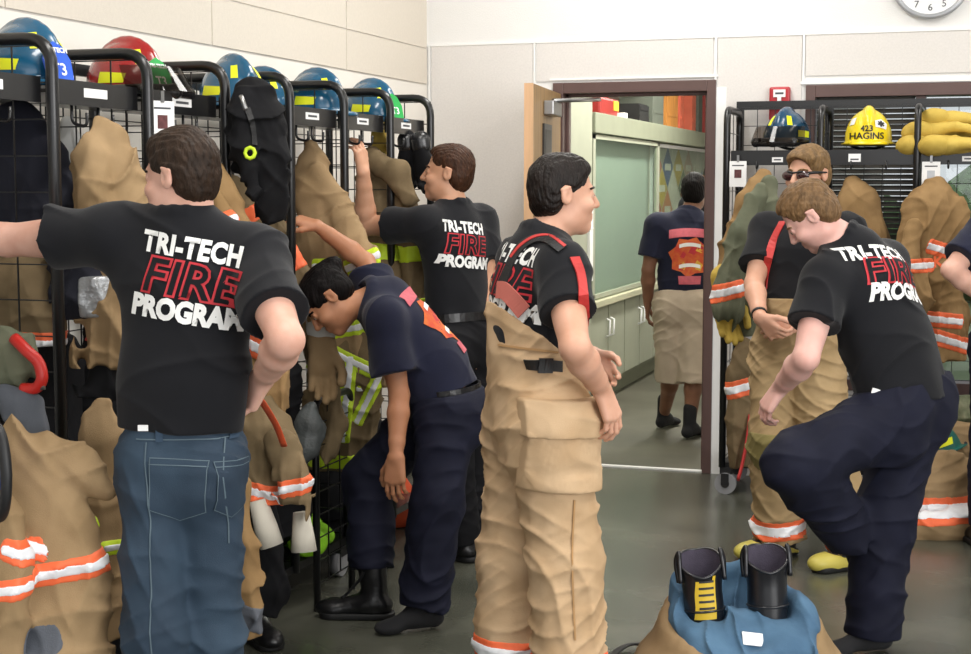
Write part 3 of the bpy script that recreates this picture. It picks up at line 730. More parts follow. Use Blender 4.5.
def shirt(root, J, m, cw=.178, ww=.165, hw=.178, dep=.66, hem=None, hemn=None, sl=.62, slr=(.075, .083), h=.005, seed=1, wr=.006, collar=True, front=None, belly=0., wdir=None, cuffs=None):
    tf = J['tf']; H = hem
    pts = [J['nb'], J['sL'], J['sR'], H, J['waist'], J['chest']] + [J['s' + q] + (J['e' + q] - J['s' + q]) * .8 for q in 'LR']
    f = Field(*box_of(pts, .24), h)
    f.cone(H + (H - J['waist']) * .2, J['waist'], hw, ww, .03, (tf, dep + .06)); f.cone(J['waist'], J['chest'], ww, cw, .04, (tf, dep)); f.cone(J['chest'], J['nb'] * .55 + J['chest'] * .45, cw, .12, .03, (tf, dep))
    if belly: f.ell(J['waist'] * .6 + H * .4 + unit(tf) * .06, (.13, .08, .13), frame(tf, UZ), .06, grow=belly)
    for q in 'LR':
        s_, e = J['s' + q], J['e' + q]; d = e - s_; ln = np.linalg.norm(d); d = d / ln; sf = sl if not cuffs else cuffs[q]; end = s_ + d * ln * sf
        f.cone(J['nb'] * .8 + s_ * .2 - UZ * .012, s_, .058, .066, .035)
        f.cone(J['chest'] * .45 + s_ * .55, s_, .1, .075, .04, (tf, .8))
        f.cone(s_ - d * .005, end + d * .05, slr[0], slr[1] + .004, .035, cuts=[(end, d)])
    nd = unit(J['hd'] - J['nb']); f.cone(J['nb'] - nd * .06, J['nb'] - nd * .004, .085, .072, .035); f.cone(J['nb'] + nd * .012, J['nb'] + nd * .16, .066, .085, .01, op='d')
    f.plane(H, unit(H - J['waist']) if hemn is None else hemn, None)
    tilt = unit(unit(tf) * .28 + nd) if front is None else unit(front); u = unit(np.cross(tilt, A(1, .2, 0))); v = np.cross(tilt, u); nc = J['nb'] + nd * .0
    if collar:
        ring = [nc + (u * math.cos(a) + v * math.sin(a)) * .0665 for a in np.linspace(0, 2 * PI, 15)]
        for i in range(14): f.cone(ring[i], ring[i + 1], .009, k=.014)
    f.warp(rumple(.004, 5, seed))
    wd = wdir if wdir is not None else [(1, .2, 1.2), (-1, .4, 1.1)]
    for i, d in enumerate(wd): f.warp(creases(wr, 5.5, d, seed + 3 + i))
    # knit fabric falls in soft vertical folds towards the hem
    z0 = J['waist']; ax = unit(H - J['waist']); sd = unit(np.cross(ax, tf)).astype(np.float32)
    f.warp(lambda p: -.004 * np.clip(((p - z0.astype(np.float32)) @ ax.astype(np.float32)) * 8, 0, 1) * np.sin(p @ sd * 38 + 2 * snoise(p, 2, seed + 7)))
    f.plane(H, unit(H - J['waist']) if hemn is None else hemn, None)
    o = f.build('shirt', m, root); return o
def trousers(root, J, m, top, topn=None, wr_=.155, hr=.165, dep=.7, th=.1, kn=.076, cf=.07, cuff=.03, h=.0055, seed=1, amp=.006, seat=.1, creasedir=(0, 0, 1), freq=9, bulk=0., bands=None, name='trousers', knees=None):
    pf = J.get('pf', J['tf'])
    f = Field(*box_of([top, J['pel'], J['hL'], J['hR'], J['kL'], J['kR'], J['aL'], J['aR']], .21), h)
    f.cone(top + (top - J['pel']) * .3, J['pel'], wr_, hr, .03, (pf, dep)); f.cone(J['hL'], J['hR'], seat, k=.05)
    for q in 'LR':
        hp, k, a = J['h' + q], J['k' + q], J['a' + q]; e = unit(a - k); end = a + e * .02 - e * (cuff[q] if isinstance(cuff, dict) else cuff)
        f.cone(hp - unit(pf) * .02, hp - unit(pf) * .035 - UZ * .06, seat * .95, seat * .85, .05)
        f.cone(hp, k, th, kn, .03); f.cone(k, end + e * .06, kn, cf, .03, cuts=[(end, e)])
    n = unit(top - J['pel']) if topn is None else topn
    f.plane(top, n, None)
    f.warp(rumple(.006, 4, seed)); f.warp(rumple(amp * .28, 13, seed + 8))
    f.warp(creases(amp, freq, creasedir, seed, 3.5, 2)); f.warp(creases(amp * .8, freq * .8, (.8, .3, 1), seed + 5, 3.5, 2)); f.warp(creases(amp * .6, freq * 1.7, (-.5, .6, 1), seed + 6, 4, 2)); f.plane(top, n, None)
    o = f.build(name, m, root)
    for q, t, w, mats in (bands or ()):
        k, a = J['k' + q], J['a' + q]; c = k + (a - k) * t
        for g, ww, mm, nm in ((.003, w, mats[0], 'reflective_band'), (.0055, w * .5, mats[1], 'silver_stripe')):
            fb = f.copy(); fb.grow(g); fb.sphere_clip(c, .17); fb.slab(c, a - k, ww)
            if nm == 'reflective_band': par = fb.build(nm, mm, o)
            else: fb.build(nm, mm, par)
    return o, f
def shoe(root, a, toe, m, sole, name='boot', s=1., high=.14, yellow=None, label=None):
    """a ankle joint, toe heading; the sole lies .085 below the ankle"""
    t = unit(A(toe[0], toe[1], 0)); g = A(a[0], a[1], a[2] - .085)
    f = Field(*box_of([g - t * .12, g + t * .25, g + UZ * (high + .12)], .1), .004)
    R = frame(t, UZ); Lc = lambda x, y, z: g + R @ A(x, y, z) * s
    f.cone(Lc(0, -.035, .045), Lc(0, .02, .05), .04, .042, .02); f.cone(Lc(0, .0, .055), Lc(0, .13, .035), .045, .04, .03, (UZ, .85)); f.ell(Lc(.003, .145, .034), (.047, .062, .034), R, .02)
    f.cone(Lc(0, -.012, .06), g * 0 + a + UZ * high, .046, .056, .02)
    f.plane(Lc(0, 0, .012), -UZ, None); f.plane(a + UZ * high, UZ, None)
    f.warp(rumple(.002, 14, 2))
    o = f.build(name, m, root, label)
    f2 = Field(*box_of([g - t * .12, g + t * .25], .1), .004)
    f2.cone(Lc(0, -.04, .015), Lc(0, .14, .015), .044, .05, .01); f2.plane(Lc(0, 0, .024), UZ, None); f2.plane(Lc(0, 0, .001), -UZ, None); f2.plane(Lc(0, .205, 0), t, None)
    f2.build('sole', sole, o)
    if yellow:
        f3 = Field(*box_of([g - t * .12, g + t * .25, g + UZ * .1], .1), .004)
        f3.ell(Lc(.003, .135, .033), (.052, .078, .041), R, .02); f3.cone(Lc(0, -.045, .03), Lc(0, .1, .03), .047, .05, .02); f3.cone(Lc(0, .035, .13), Lc(0, .09, .085), .055, .04, .01, op='d'); f3.plane(Lc(0, 0, .046), R @ A(0, -.42, 1), (g - .3, g + .3)); f3.plane(Lc(0, 0, .01), -UZ, None)
        f3.build('toe_cap', yellow, o)
    return o
def slogan(root, sh, c, right, up, sc=1., m3=('print_white', 'print_red', 'shirt_black'), lift=.0025, rd=.2):
    """three printed lines: white, red outlined, white"""
    P = lambda v: np.array(c) + unit(up) * v * sc
    a = wrap(text_mesh('TRI-TECH', .086 * sc, .004 * sc, .0, .82, 1.06), sh, P(.062), right, up, 'lettering', m3[0], sh, lift, reachd=rd)
    wrap(text_mesh('FIRE', .148 * sc, .0085 * sc, .12, 1.04, 1.08), sh, P(-.058), right, up, 'lettering', m3[1], sh, lift, reachd=rd)
    wrap(text_mesh('FIRE', .148 * sc, .0012 * sc, .12, 1.04, 1.08), sh, P(-.058), right, up, 'lettering_core', m3[2], sh, lift + .002, reachd=rd)
    wrap(text_mesh('PROGRAM', .088 * sc, .005 * sc, .0, .84), sh, P(-.135), right, up, 'lettering', m3[0], sh, lift, reachd=rd)
# ---- man in blue jeans, arm stretched to the left rack
D = 3.7
J = {}
J['nb'] = at(182, 217, 3.70); J['hd'] = at(182, 175, 3.69); J['hf'] = -RT * .86 + FH * .5 - UZ * .08; J['hu'] = UZ * .98 - RT * .12
J['chest'] = at(189, 292, 3.70); J['waist'] = at(182, 388, 3.69); J['pel'] = at(181, 455, 3.70); J['tf'] = FH + RT * .1; J['pf'] = FH
J['sL'] = at(112, 236, 3.73); J['sR'] = at(254, 258, 3.68)
J['eL'] = reach(J['sL'], 8, 240, .31, False); J['wL'] = reach(J['eL'], -78, 226, .26, False)
J['eR'] = reach(J['sR'], 286, 340, .30, True); J['wR'] = reach(J['eR'], 263, 378, .245, False)
J['handL'] = (J['wL'] - J['eL'], FH * .3 - UZ, FH, (.9, .9, .9, .9)); J['handR'] = (A(*(at(247, 402, 3.74) - J['wR'])), -RT * .7 + UZ * -.4, FH * .6 - UZ * .5 - RT * .5, (.7, .8, .9, 1.), 1., 1.)
J['hL'] = J['pel'] - RT * .067 - UZ * .02; J['hR'] = J['pel'] + RT * .067 - UZ * .02
J['kL'] = at(156, 636, 3.66); J['kR'] = at(211, 634, 3.76)
J['aL'] = at(158, 800, 3.74); J['aR'] = at(216, 796, 3.84)
for q in 'LR': J['a' + q][2] = .085
r = thing('person', 'man in black slogan shirt and blue jeans reaching to the left rack', 'person', (J['pel'][0], J['pel'][1], 0))
o, R, L = body(r, J, 'skin_pale', m=1.02, hs=.94)
face_parts(r, R, L, 'hair_brown', .94); hair(r, R, L, 'hair_brown', .94, 'short', 11)
sh = shirt(r, J, 'shirt_black', cw=.162, ww=.15, hw=.155, hem=at(181, 428, 3.7), seed=21, wr=.009, cuffs={'L': .52, 'R': .68}, slr=(.067, .079), dep=.62)
slogan(r, sh, at(187, 279, 3.58), RT + UZ * -.17, UZ + RT * .1, .78)
MB().box((-.012, -.002, -.007), (.012, .002, .007), np.stack([RT, FH, UZ], 1), at(143, 428, 3.565)).build('hem_tag', 'label_white', sh)
tr, tf_ = trousers(r, J, 'denim', at(181, 412, 3.70), wr_=.138, hr=.132, dep=.74, th=.082, kn=.073, cf=.075, seat=.08, seed=31, amp=.009, cuff=.0)
def pocket(c, w, hh, right, up, target, root_):
    w /= 2
    P = [(-w, hh * .5), (w, hh * .5), (w * .95, -hh * .32), (0, -hh * .5), (-w * .95, -hh * .32)]
    wrap(poly_bm([P]), target, c, right, up, 'back_pocket', 'denim', root_, .003)
    k = .9; I = [(x * k, y * k) for x, y in P]
    wrap(poly_bm([[P[i], P[(i + 1) % 5], ((P[(i + 1) % 5][0]) * .965, P[(i + 1) % 5][1] * .97), (P[i][0] * .965, P[i][1] * .97)] for i in range(5)]), target, c, right, up, 'stitching', 'denim_thread', root_, .004)
    wrap(poly_bm([[(-w, hh * .41), (w, hh * .41), (w, hh * .395), (-w, hh * .395)]]), target, c, right, up, 'stitching', 'denim_thread', root_, .004)
pocket(at(178, 491, 3.6), .14, .155, RT - UZ * .06 - FH * .12, UZ, tr, tr); pocket(at(232, 488, 3.65), .11, .145, RT + FH * 1.1, UZ, tr, tr)
wrap(poly_bm([[(-.13, .003), (.13, .003), (.13, -.0), (-.13, -.0)]]), tr, at(181, 448, 3.5), RT, UZ, 'waistband_seam', 'denim_thread', tr, .003)
wrap(poly_bm([[(-.002, .0), (.001, .0), (.005, -.26), (.002, -.26)]]), tr, at(215, 448, 3.5), RT, UZ, 'seat_seam', 'denim_thread', tr, .003)
wrap(poly_bm([[(-.0015, .0), (.0015, .0), (.03, -.52), (.027, -.52)]]), tr, at(128, 450, 3.5), RT + FH * -.2, UZ, 'side_seam', 'denim_thread', tr, .003)
for x in (150, 222): wrap(poly_bm([[(-.009, .025), (.009, .025), (.009, -.03), (-.009, -.03)]]), tr, at(x, 437, 3.5), RT, UZ, 'belt_loop', 'denim_dark', tr, .005)
for q in 'LR': shoe(r, J['a' + q], FH + RT * (.3 if q == 'R' else -.1), 'leather_black', 'sole_black', 'shoe', high=.06)
# ---- helpers for what is worn on top
def cast(targets, x, y):
    """where the sight line of pixel x, y meets the given meshes: point and outward normal"""
    d = Vector(unit(ray(x, y))); o = Vector(EYEP); best = None
    for t in (targets if isinstance(targets, (list, tuple)) else [targets]):
        off = Vector((0, 0, 0)); r = t
        while r is not None: off += r.location; r = r.parent
        if t.name not in BV: BV[t.name] = BVHTree.FromPolygons([v.co for v in t.data.vertices], [p.vertices[:] for p in t.data.polygons])
        h = BV[t.name].ray_cast(o - off, d)
        if h[0] is not None and (best is None or h[3] < best[2]): best = (np.array(h[0] + off), np.array(h[1]), h[3])
    return best
BV = {}
def ribbon(P, Nn, w, th, name, m, parent, lift=.002, label=None):
    P = [np.array(p) for p in P]; vs = []; fs = []
    for i, p in enumerate(P):
        t = unit(P[min(i + 1, len(P) - 1)] - P[max(i - 1, 0)]); n = unit(Nn[i] - t * (np.array(Nn[i]) @ t)); s = np.cross(t, n)
        for a, b in ((-1, 0), (1, 0), (1, 1), (-1, 1)): vs.append(p + s * a * w / 2 + n * (lift + b * th))
    for i in range(len(P) - 1):
        for j in range(4): fs.append((i * 4 + j, i * 4 + (j + 1) % 4, i * 4 + 4 + (j + 1) % 4, i * 4 + 4 + j))
    fs += [(3, 2, 1, 0), tuple(len(vs) - 4 + j for j in range(4))]
    return MB().add(vs, fs).build(name, m, parent, label)
def strap(targets, pix, w, name, m, parent, th=.003, lift=.002, n=5, label=None):
    path = spline([A(x, y, 0) for x, y in pix], n); P = []; N_ = []
    for q in path:
        h = cast(targets, q[0], q[1])
        if h: P.append(h[0]); N_.append(h[1])
    N2 = [unit(sum(N_[max(0, i - 2):i + 3])) for i in range(len(N_))]
    return ribbon(P, N2, w, th, name, m, parent, lift, label) if len(P) > 1 else None
def loop_belt(f_pts, tf, rx, ry, axis, w, name, m, parent, c):
    a = unit(axis); u = unit(np.array(tf) - a * (np.array(tf) @ a)); v = np.cross(a, u); n = 40
    P = [c + u * ry * math.cos(t) + v * rx * math.sin(t) for t in np.linspace(0, 2 * PI, n + 1)]
    N_ = [u * math.cos(t) / ry + v * math.sin(t) / rx for t in np.linspace(0, 2 * PI, n + 1)]
    vs, fs = [], []
    for p, q in zip(P[:-1], N_[:-1]):
        q = unit(q)
        for s_, o in ((-1, -.004), (1, -.004), (1, .004), (-1, .004)): vs.append(p + a * s_ * w / 2 + q * o)
    for i in range(n):
        for j in range(4): fs.append((i * 4 + j, i * 4 + (j + 1) % 4, (i + 1) % n * 4 + (j + 1) % 4, (i + 1) % n * 4 + j))
    return MB().add(vs, fs).build(name, m, parent)
def stand(g, tf, H=1.75, arms=.08, hf=None):
    g = A(g[0], g[1], 0); tf = unit(A(tf[0], tf[1], 0)); r = np.cross(tf, UZ); k = H / 1.75; P = lambda x, y, z: g + (r * x + tf * y + UZ * z) * k
    J = dict(tf=tf, nb=P(0, -.03, 1.47), hd=P(0, .03, 1.625), hf=tf if hf is None else hf, hu=UZ, chest=P(0, 0, 1.27), waist=P(0, 0, 1.07), pel=P(0, 0, .93))
    for q, s in (('L', -1), ('R', 1)):
        J['s' + q] = P(s * .185, -.02, 1.41); J['e' + q] = P(s * (.2 + arms), -.04, 1.125); J['w' + q] = P(s * (.2 + arms), .06, .885); J['h' + q] = P(s * .085, 0, .9); J['k' + q] = P(s * .1, .015, .49); J['a' + q] = P(s * .11, -.02, .085)
        J['hand' + q] = (-UZ + tf * .25, -r * s, tf)
    return J
def person(label, J): return thing('person', label, 'person', (J['pel'][0], J['pel'][1], 0))

# ---- man in black at the back, both eyes on the rack
J = {}
D = 6.4
J['tf'] = unit(-RT * .75 + FH * .66); J['pf'] = J['tf']; rr_ = np.cross(J['tf'], UZ)
J['nb'] = at(453, 207, D); J['hd'] = at(449, 173, D); J['hf'] = -RT * .96 + FH * .22 + UZ * .08; J['hu'] = UZ + RT * .08
J['chest'] = at(455, 250, D); J['waist'] = at(457, 292, D); J['pel'] = at(461, 338, D)
bs = at(454, 224, D); J['sR'] = bs + rr_ * .175; J['sL'] = bs - rr_ * .18 + A(0, 0, .0)
J['eL'] = reach(J['sL'], 366, 226, .295, False); J['wL'] = reach(J['eL'], 363, 172, .255, True)
J['eR'] = reach(J['sR'], 487, 287, .29, True); J['wR'] = reach(J['eR'], 478, 342, .25, True)
J['handL'] = (UZ - RT * .15, -RT * .8 + FH * .5, RT * .6 + FH * .6, (.5, .6, .7, .8)); J['handR'] = (-UZ, -RT, -RT + FH)
J['hL'] = J['pel'] - rr_ * .085 - UZ * .03; J['hR'] = J['pel'] + rr_ * .085 - UZ * .03
J['kL'] = at(455, 440, 6.34); J['kR'] = at(472, 440, 6.5); J['aL'] = at(462, 527, 6.42); J['aR'] = at(474, 527, 6.55)
for q in 'LR': J['a' + q][2] = .085
r = person('man in black slogan shirt and black trousers, profile, raising one arm at the rack', J)
o, R, L = body(r, J, 'skin_warm', h=.004); face_parts(r, R, L, 'hair_chestnut'); hair(r, R, L, 'hair_chestnut', 1., 'short', 5)
sh = shirt(r, J, 'shirt_black', cw=.165, ww=.15, hw=.15, hem=at(458, 320, D), seed=41, slr=(.068, .08), sl=.6)
slogan(r, sh, at(480, 244, 6.25), rr_ - UZ * .1, UZ, .74)
tr, _ = trousers(r, J, 'trouser_black', at(458, 316, D), wr_=.15, hr=.155, th=.09, kn=.078, cf=.076, seat=.09, seed=42, cuff=.02)
h = loop_belt(None, J['tf'], .156, .114, J['waist'] - J['pel'], .036, 'belt', 'leather_black', tr, at(458, 318, D))
for q in 'LR': shoe(r, J['a' + q], J['tf'], 'leather_black', 'sole_black', 'boot', high=.16)

# ---- man in tan bunker trousers, mid frame
J = {}
D = 4.4
J['tf'] = unit(RT * .96 + FH * .28); J['pf'] = J['tf']; rr_ = np.cross(J['tf'], UZ)
J['nb'] = at(544, 238, D); J['hd'] = at(562, 194, D); J['hf'] = RT * .95 + FH * .3 - UZ * .02; J['hu'] = UZ + RT * .03
J['chest'] = at(539, 295, D); J['waist'] = at(536, 345, D); J['pel'] = at(538, 415, D)
bs = at(541, 266, D); J['sR'] = bs + rr_ * .178; J['sL'] = bs - rr_ * .178
J['eR'] = reach(J['sR'], 575, 348, .285, True); J['wR'] = reach(J['eR'], 602, 390, .225, False)
J['eL'] = reach(J['sL'], 562, 338, .285, False); J['wL'] = reach(J['eL'], 590, 356, .24, True)
J['handR'] = (RT * .35 - UZ * .95, FH * .5 - RT * .7, RT * .7 + FH * .3 + UZ * .2, (.5, .6, .7, .8)); J['handL'] = (RT * .4 - FH * .5 - UZ * .5, -FH - RT * .2, RT)
J['hL'] = J['pel'] - rr_ * .085 - UZ * .02; J['hR'] = J['pel'] + rr_ * .085 - UZ * .02
J['kR'] = at(566, 560, 4.32); J['kL'] = at(514, 560, 4.5); J['aR'] = at(570, 695, 4.3); J['aL'] = at(508, 688, 4.52)
for q in 'LR': J['a' + q][2] = .085
r = person('man in black shirt and pale tan bunker trousers with suspenders, facing right', J)
o, R, L = body(r, J, 'skin_fair', neck=.056, hs=.95); face_parts(r, R, L, 'hair_dark', .95); hair(r, R, L, 'hair_dark', .95, 'short', 6)
sh = shirt(r, J, 'shirt_black', cw=.168, ww=.155, hw=.155, hem=at(538, 385, D), seed=51, slr=(.066, .08), sl=.56, dep=.8)
slogan(r, sh, at(503, 278, 4.33), rr_ - UZ * .05, UZ + J['tf'] * .1, .8)
mats = (('band_orange'), ('band_silver'))
tr, tf_ = trousers(r, J, 'bunker_tan', at(536, 340, D), topn=UZ + J['tf'] * .85, wr_=.176, hr=.182, dep=.8, th=.117, kn=.103, cf=.1, seat=.115, seed=53, amp=.011, freq=12, cuff=.03, bands=[('R', .68, .075, mats), ('L', .66, .075, mats)])
# bellows pocket on the hip: follows the trouser leg, standing off it
pc = cast(tr, 568, 445); pn = unit(pc[1] * A(1, 1, .1)); pu = unit(UZ - pn * (UZ @ pn) + np.cross(UZ, pn) * .05); px_ = np.cross(pu, pn)
def patch(field, c, g, x0, x1, y0, y1, name, m, par, rum=.004, seed=1):
    fb = field.copy(); fb.sphere_clip(c, .24); fb.grow(g); fb.warp(rumple(rum, 10, seed)); fb.warp(creases(rum * 1.6, 11, (.3, .2, 1), seed + 2, 3, 2), .05)
    for n_, d_ in ((px_, x1), (-px_, -x0), (pu, y1), (-pu, -y0)): fb.plane(c + n_ * d_, n_)
    fb.plane(c - pn * .09, -pn); return fb.build(name, m, par)
pk = patch(tf_, pc[0], .026, -.115, .125, -.135, .1, 'cargo_pocket', 'bunker_tan', tr, .006, 5)
patch(tf_, pc[0], .04, -.125, .13, .02, .125, 'pocket_flap', 'bunker_tan', pk, .006, 9)
strap(tr, [(574, 500), (572, 560), (575, 640)], .005, 'leg_seam', 'bunker_seam', tr)
strap(tr, [(499, 345), (520, 348), (545, 351), (580, 356)], .006, 'waist_seam', 'bunker_seam', tr)
st = strap([sh, tr], [(526, 364), (540, 365), (562, 367)], .032, 'waist_strap', 'webbing_black', tr, .004); strap([sh, tr], [(538, 365), (552, 366)], .042, 'buckle', 'rubber_black', st, .01)
sp = strap(sh, [(502, 296), (508, 272), (519, 250), (534, 240), (550, 241), (563, 250)], .034, 'suspender', 'webbing_black', r, .004, .003)
strap(sh, [(512, 258), (522, 246), (536, 238), (551, 238), (565, 248)], .01, 'suspender_edge', 'strap_red', sp, .005, .004)
strap(sh, [(574, 258), (580, 275), (583, 300), (584, 325), (583, 350)], .03, 'suspender', 'strap_red', r, .004, .003)
strap([sh, tr], [(499, 290), (506, 291), (515, 300), (525, 312)], .05, 'back_pad', 'strap_salmon', sp, .006, .004)
for q in 'LR': shoe(r, J['a' + q], J['tf'], 'boot_rubber', 'sole_black', 'boot', high=.2)

# ---- man with sunglasses, hands clasped
J = {}
D = 6.5
J['tf'] = unit(-RT * .62 - FH * .78); J['pf'] = J['tf']; rr_ = np.cross(J['tf'], UZ)
J['nb'] = at(812, 214, D); J['hd'] = at(808, 174, D); J['hf'] = -RT * .72 - FH * .69 - UZ * .04; J['hu'] = UZ
J['chest'] = at(805, 258, D); J['waist'] = at(801, 298, D); J['pel'] = at(798, 348, D)
bs = at(807, 232, D); J['sR'] = bs + rr_ * .19; J['sL'] = bs - rr_ * .19
J['eR'] = reach(J['sR'], 754, 284, .285, True); J['wR'] = reach(J['eR'], 760, 318, .24, True)
J['eL'] = reach(J['sL'], 842, 292, .285, True); J['wL'] = reach(J['eL'], 793, 326, .24, True)
J['handR'] = (RT * .7 - UZ * .65 - FH * .25, RT * .3 + UZ * .5 + FH * .6, RT * .3 + UZ * .9, (.7, .75, .8, .9)); J['handL'] = (-RT * .9 - UZ * .2 - FH * .1, FH * .8 - UZ * .3, UZ * .8 - RT * .1, (.8, .85, .9, .9))
J['hL'] = J['pel'] - rr_ * .085 - UZ * .02; J['hR'] = J['pel'] + rr_ * .085 - UZ * .02
J['kR'] = at(774, 445, 6.42); J['kL'] = at(826, 447, 6.3); J['aR'] = at(780, 535, 6.5); J['aL'] = at(854, 556, 6.3)
for q in 'LR': J['a' + q][2] = .085
r = person('man in dark sunglasses and khaki bunker trousers, standing with clasped hands at right', J)
o, R, L = body(r, J, 'skin_fair', h=.004); face_parts(r, R, L, 'hair_blond'); hair(r, R, L, 'hair_blond', 1., 'fringe', 7)
g = MB()
for q in (-1, 1):
    g.ball(L(q * .035, .093, -.004), (.035, .013, .022), 14, 8, R)
gl = g.build('sunglasses', 'lens_dark', r)
b = MB()
b.tube(spline([L(-.056, .086, .01), L(-.03, .103, .013), L(0, .107, .009), L(.03, .103, .013), L(.056, .086, .01)], 5), .004, 6)
for q in (-1, 1): b.tube([L(q * .056, .086, .006), L(q * .073, .06, .008), L(q * .083, -.02, .006)], [.007, .006, .0035], 6)
b.build('glasses_frame', 'rubber_black', gl)
sh = shirt(r, J, 'shirt_black', cw=.18, ww=.165, hw=.165, hem=at(799, 325, D), seed=61, slr=(.074, .088), sl=.66)
tr, tf_ = trousers(r, J, 'bunker_khaki', at(800, 300, D), wr_=.185, hr=.19, dep=.8, th=.118, kn=.105, cf=.11, seat=.11, seed=63, amp=.011, freq=12, cuff=.02, bands=[('R', .86, .085, mats), ('L', .86, .085, mats)])
mat('knee_olive', (128, 116, 68), .85, bump=.2, bs=300)
for q, s_ in (('R', 1), ('L', 2)):
    fb = tf_.copy(); fb.grow(.004); fb.sphere_clip(J['k' + q] + J['tf'] * .09, .1); fb.slab(J['k' + q] - UZ * .04, UZ, .2); fb.build('knee_patch', 'knee_olive', tr)
sp = strap(sh, [(783, 222), (774, 240), (768, 262), (766, 290)], .035, 'suspender', 'strap_red', r, .004, .003); strap(sh, [(822, 222), (826, 240)], .035, 'suspender', 'strap_red', r, .004, .003)
w_ = J['wL'] + (J['eL'] - J['wL']) * .1
def bracelet(root, a, b_, t, rad, wd, name, m):
    c = a + (b_ - a) * t; d = unit(b_ - a); return MB().tube([c - d * wd / 2, c + d * wd / 2], rad, 18).build(name, m, root)
wt = bracelet(r, J['wL'], J['eL'], .12, .034, .022, 'watch_band', 'watch_black'); c = J['wL'] + (J['eL'] - J['wL']) * .12; nn = unit(-FH + UZ * .4 - RT * .1); MB().cyl(c + nn * .03, c + nn * .042, .021, 20).build('watch_dial', 'steel', wt)
bracelet(r, J['wR'], J['eR'], .12, .0335, .012, 'bracelet', 'rubber_black')
for q in 'LR': shoe(r, J['a' + q], -RT * .9 - FH * .45, 'boot_rubber', 'sole_black', 'boot', 1.15, .2, 'boot_yellow')

# ---- man stepping, bent over, at right
J = {}
D = 5.1
ax = unit(-RT * .36 + UZ * .93); tf = -RT * .62 + FH * .72; J['tf'] = unit(tf - ax * (tf @ ax)); rr_ = np.cross(J['tf'], ax); J['pf'] = unit(-RT * .62 + FH * .7)
J['nb'] = at(842, 240, D); J['hd'] = at(811, 214, 5.08); J['hf'] = -RT * .64 + FH * .32 - UZ * .68; J['hu'] = UZ * .78 - RT * .5
J['chest'] = at(868, 290, D); J['waist'] = at(888, 340, D); J['pel'] = at(903, 400, D)
bs = at(856, 262, D); J['sR'] = bs + rr_ * .18 - UZ * .06; J['sL'] = bs - rr_ * .18 - UZ * .01
J['eL'] = reach(J['sL'], 806, 358, .29, True); J['wL'] = reach(J['eL'], 780, 388, .245, False)
J['eR'] = J['sR'] + FH * .12 - UZ * .26; J['wR'] = J['eR'] + FH * .1 - UZ * .22
J['handL'] = (-RT * .5 - UZ * .85 + FH * .2, RT * .8 - UZ * .3 + FH * .3, -RT * .6 + FH * .8 + UZ * .4, (.7, .75, .8, .85)); J['handR'] = (-UZ + J['tf'] * .3, -RT, J['tf'])
J['hL'] = J['pel'] - rr_ * .09 - UZ * .03; J['hR'] = J['pel'] + rr_ * .09 - UZ * .03
J['kL'] = reach(J['hL'], 795, 465, .43, True); J['aL'] = reach(J['kL'], 846, 528, .4, False)
J['kR'] = at(882, 520, 5.12); J['aR'] = at(873, 622, 5.16); J['aR'][2] = .085
r = person('man in black slogan shirt and navy trousers bending over with one knee raised', J)
o, R, L = body(r, J, 'skin_pink', m=1.03, hs=.94); face_parts(r, R, L, 'hair_sandy', .94); hair(r, R, L, 'hair_sandy', .94, 'short', 8)
sh = shirt(r, J, 'shirt_black', cw=.17, ww=.165, hw=.175, hem=at(902, 396, D), hemn=unit(-UZ + RT * .05 + FH * 0), seed=71, wr=.009, slr=(.074, .088), sl=.56, dep=.74)
slogan(r, sh, at(901, 266, 4.97), rr_ - UZ * .42, ax - RT * .2, .84)
MB().box((-.016, -.003, -.011), (.016, .003, .011), np.stack([unit(RT - UZ * .3), FH, unit(UZ + RT * .3)], 1), (cast(sh, 876, 392) or [at(876, 400, 4.95)])[0] - FH * .004).build('hem_tag', 'label_white', sh)
tr, _ = trousers(r, J, 'trouser_navy', at(899, 382, D), wr_=.16, hr=.165, dep=.78, th=.115, kn=.098, cf=.09, seat=.112, seed=73, amp=.01, freq=6, cuff=.0)
def socked(root, a, toe, s=1.):
    t = unit(A(toe[0], toe[1], 0)); g = A(a[0], a[1], a[2] - .085); R_ = frame(t, UZ); Lc = lambda x, y, z: g + R_ @ A(x, y, z) * s
    f = Field(*box_of([g - t * .12, g + t * .25, g + UZ * .15], .1), .004)
    f.cone(Lc(0, -.04, .04), Lc(0, .03, .055), .037, .042, .02); f.cone(Lc(0, .02, .055), Lc(.0, .13, .026), .042, .028, .03, (UZ, .9)); f.ell(Lc(.002, .14, .024), (.044, .052, .024), R_, .02); f.cone(Lc(0, -.01, .06), a + UZ * .1, .04, .044, .02); f.plane(Lc(0, 0, .001), -UZ, None)
    return f.build('sock', 'sock_black', root)
socked(r, J['aR'], -RT * .9 - FH * .35)
a = J['aL']; f = Field(a - .26, a + .26, .004); d = unit(J['aL'] - J['kL']); t = unit(RT * .25 + FH * .5 - UZ * .7); f.cone(a - d * .05, a + d * .06, .045, .045, .02); f.cone(a + d * .05, a + d * .06 + t * .16, .042, .032, .03); f.build('sock', 'sock_black', r)

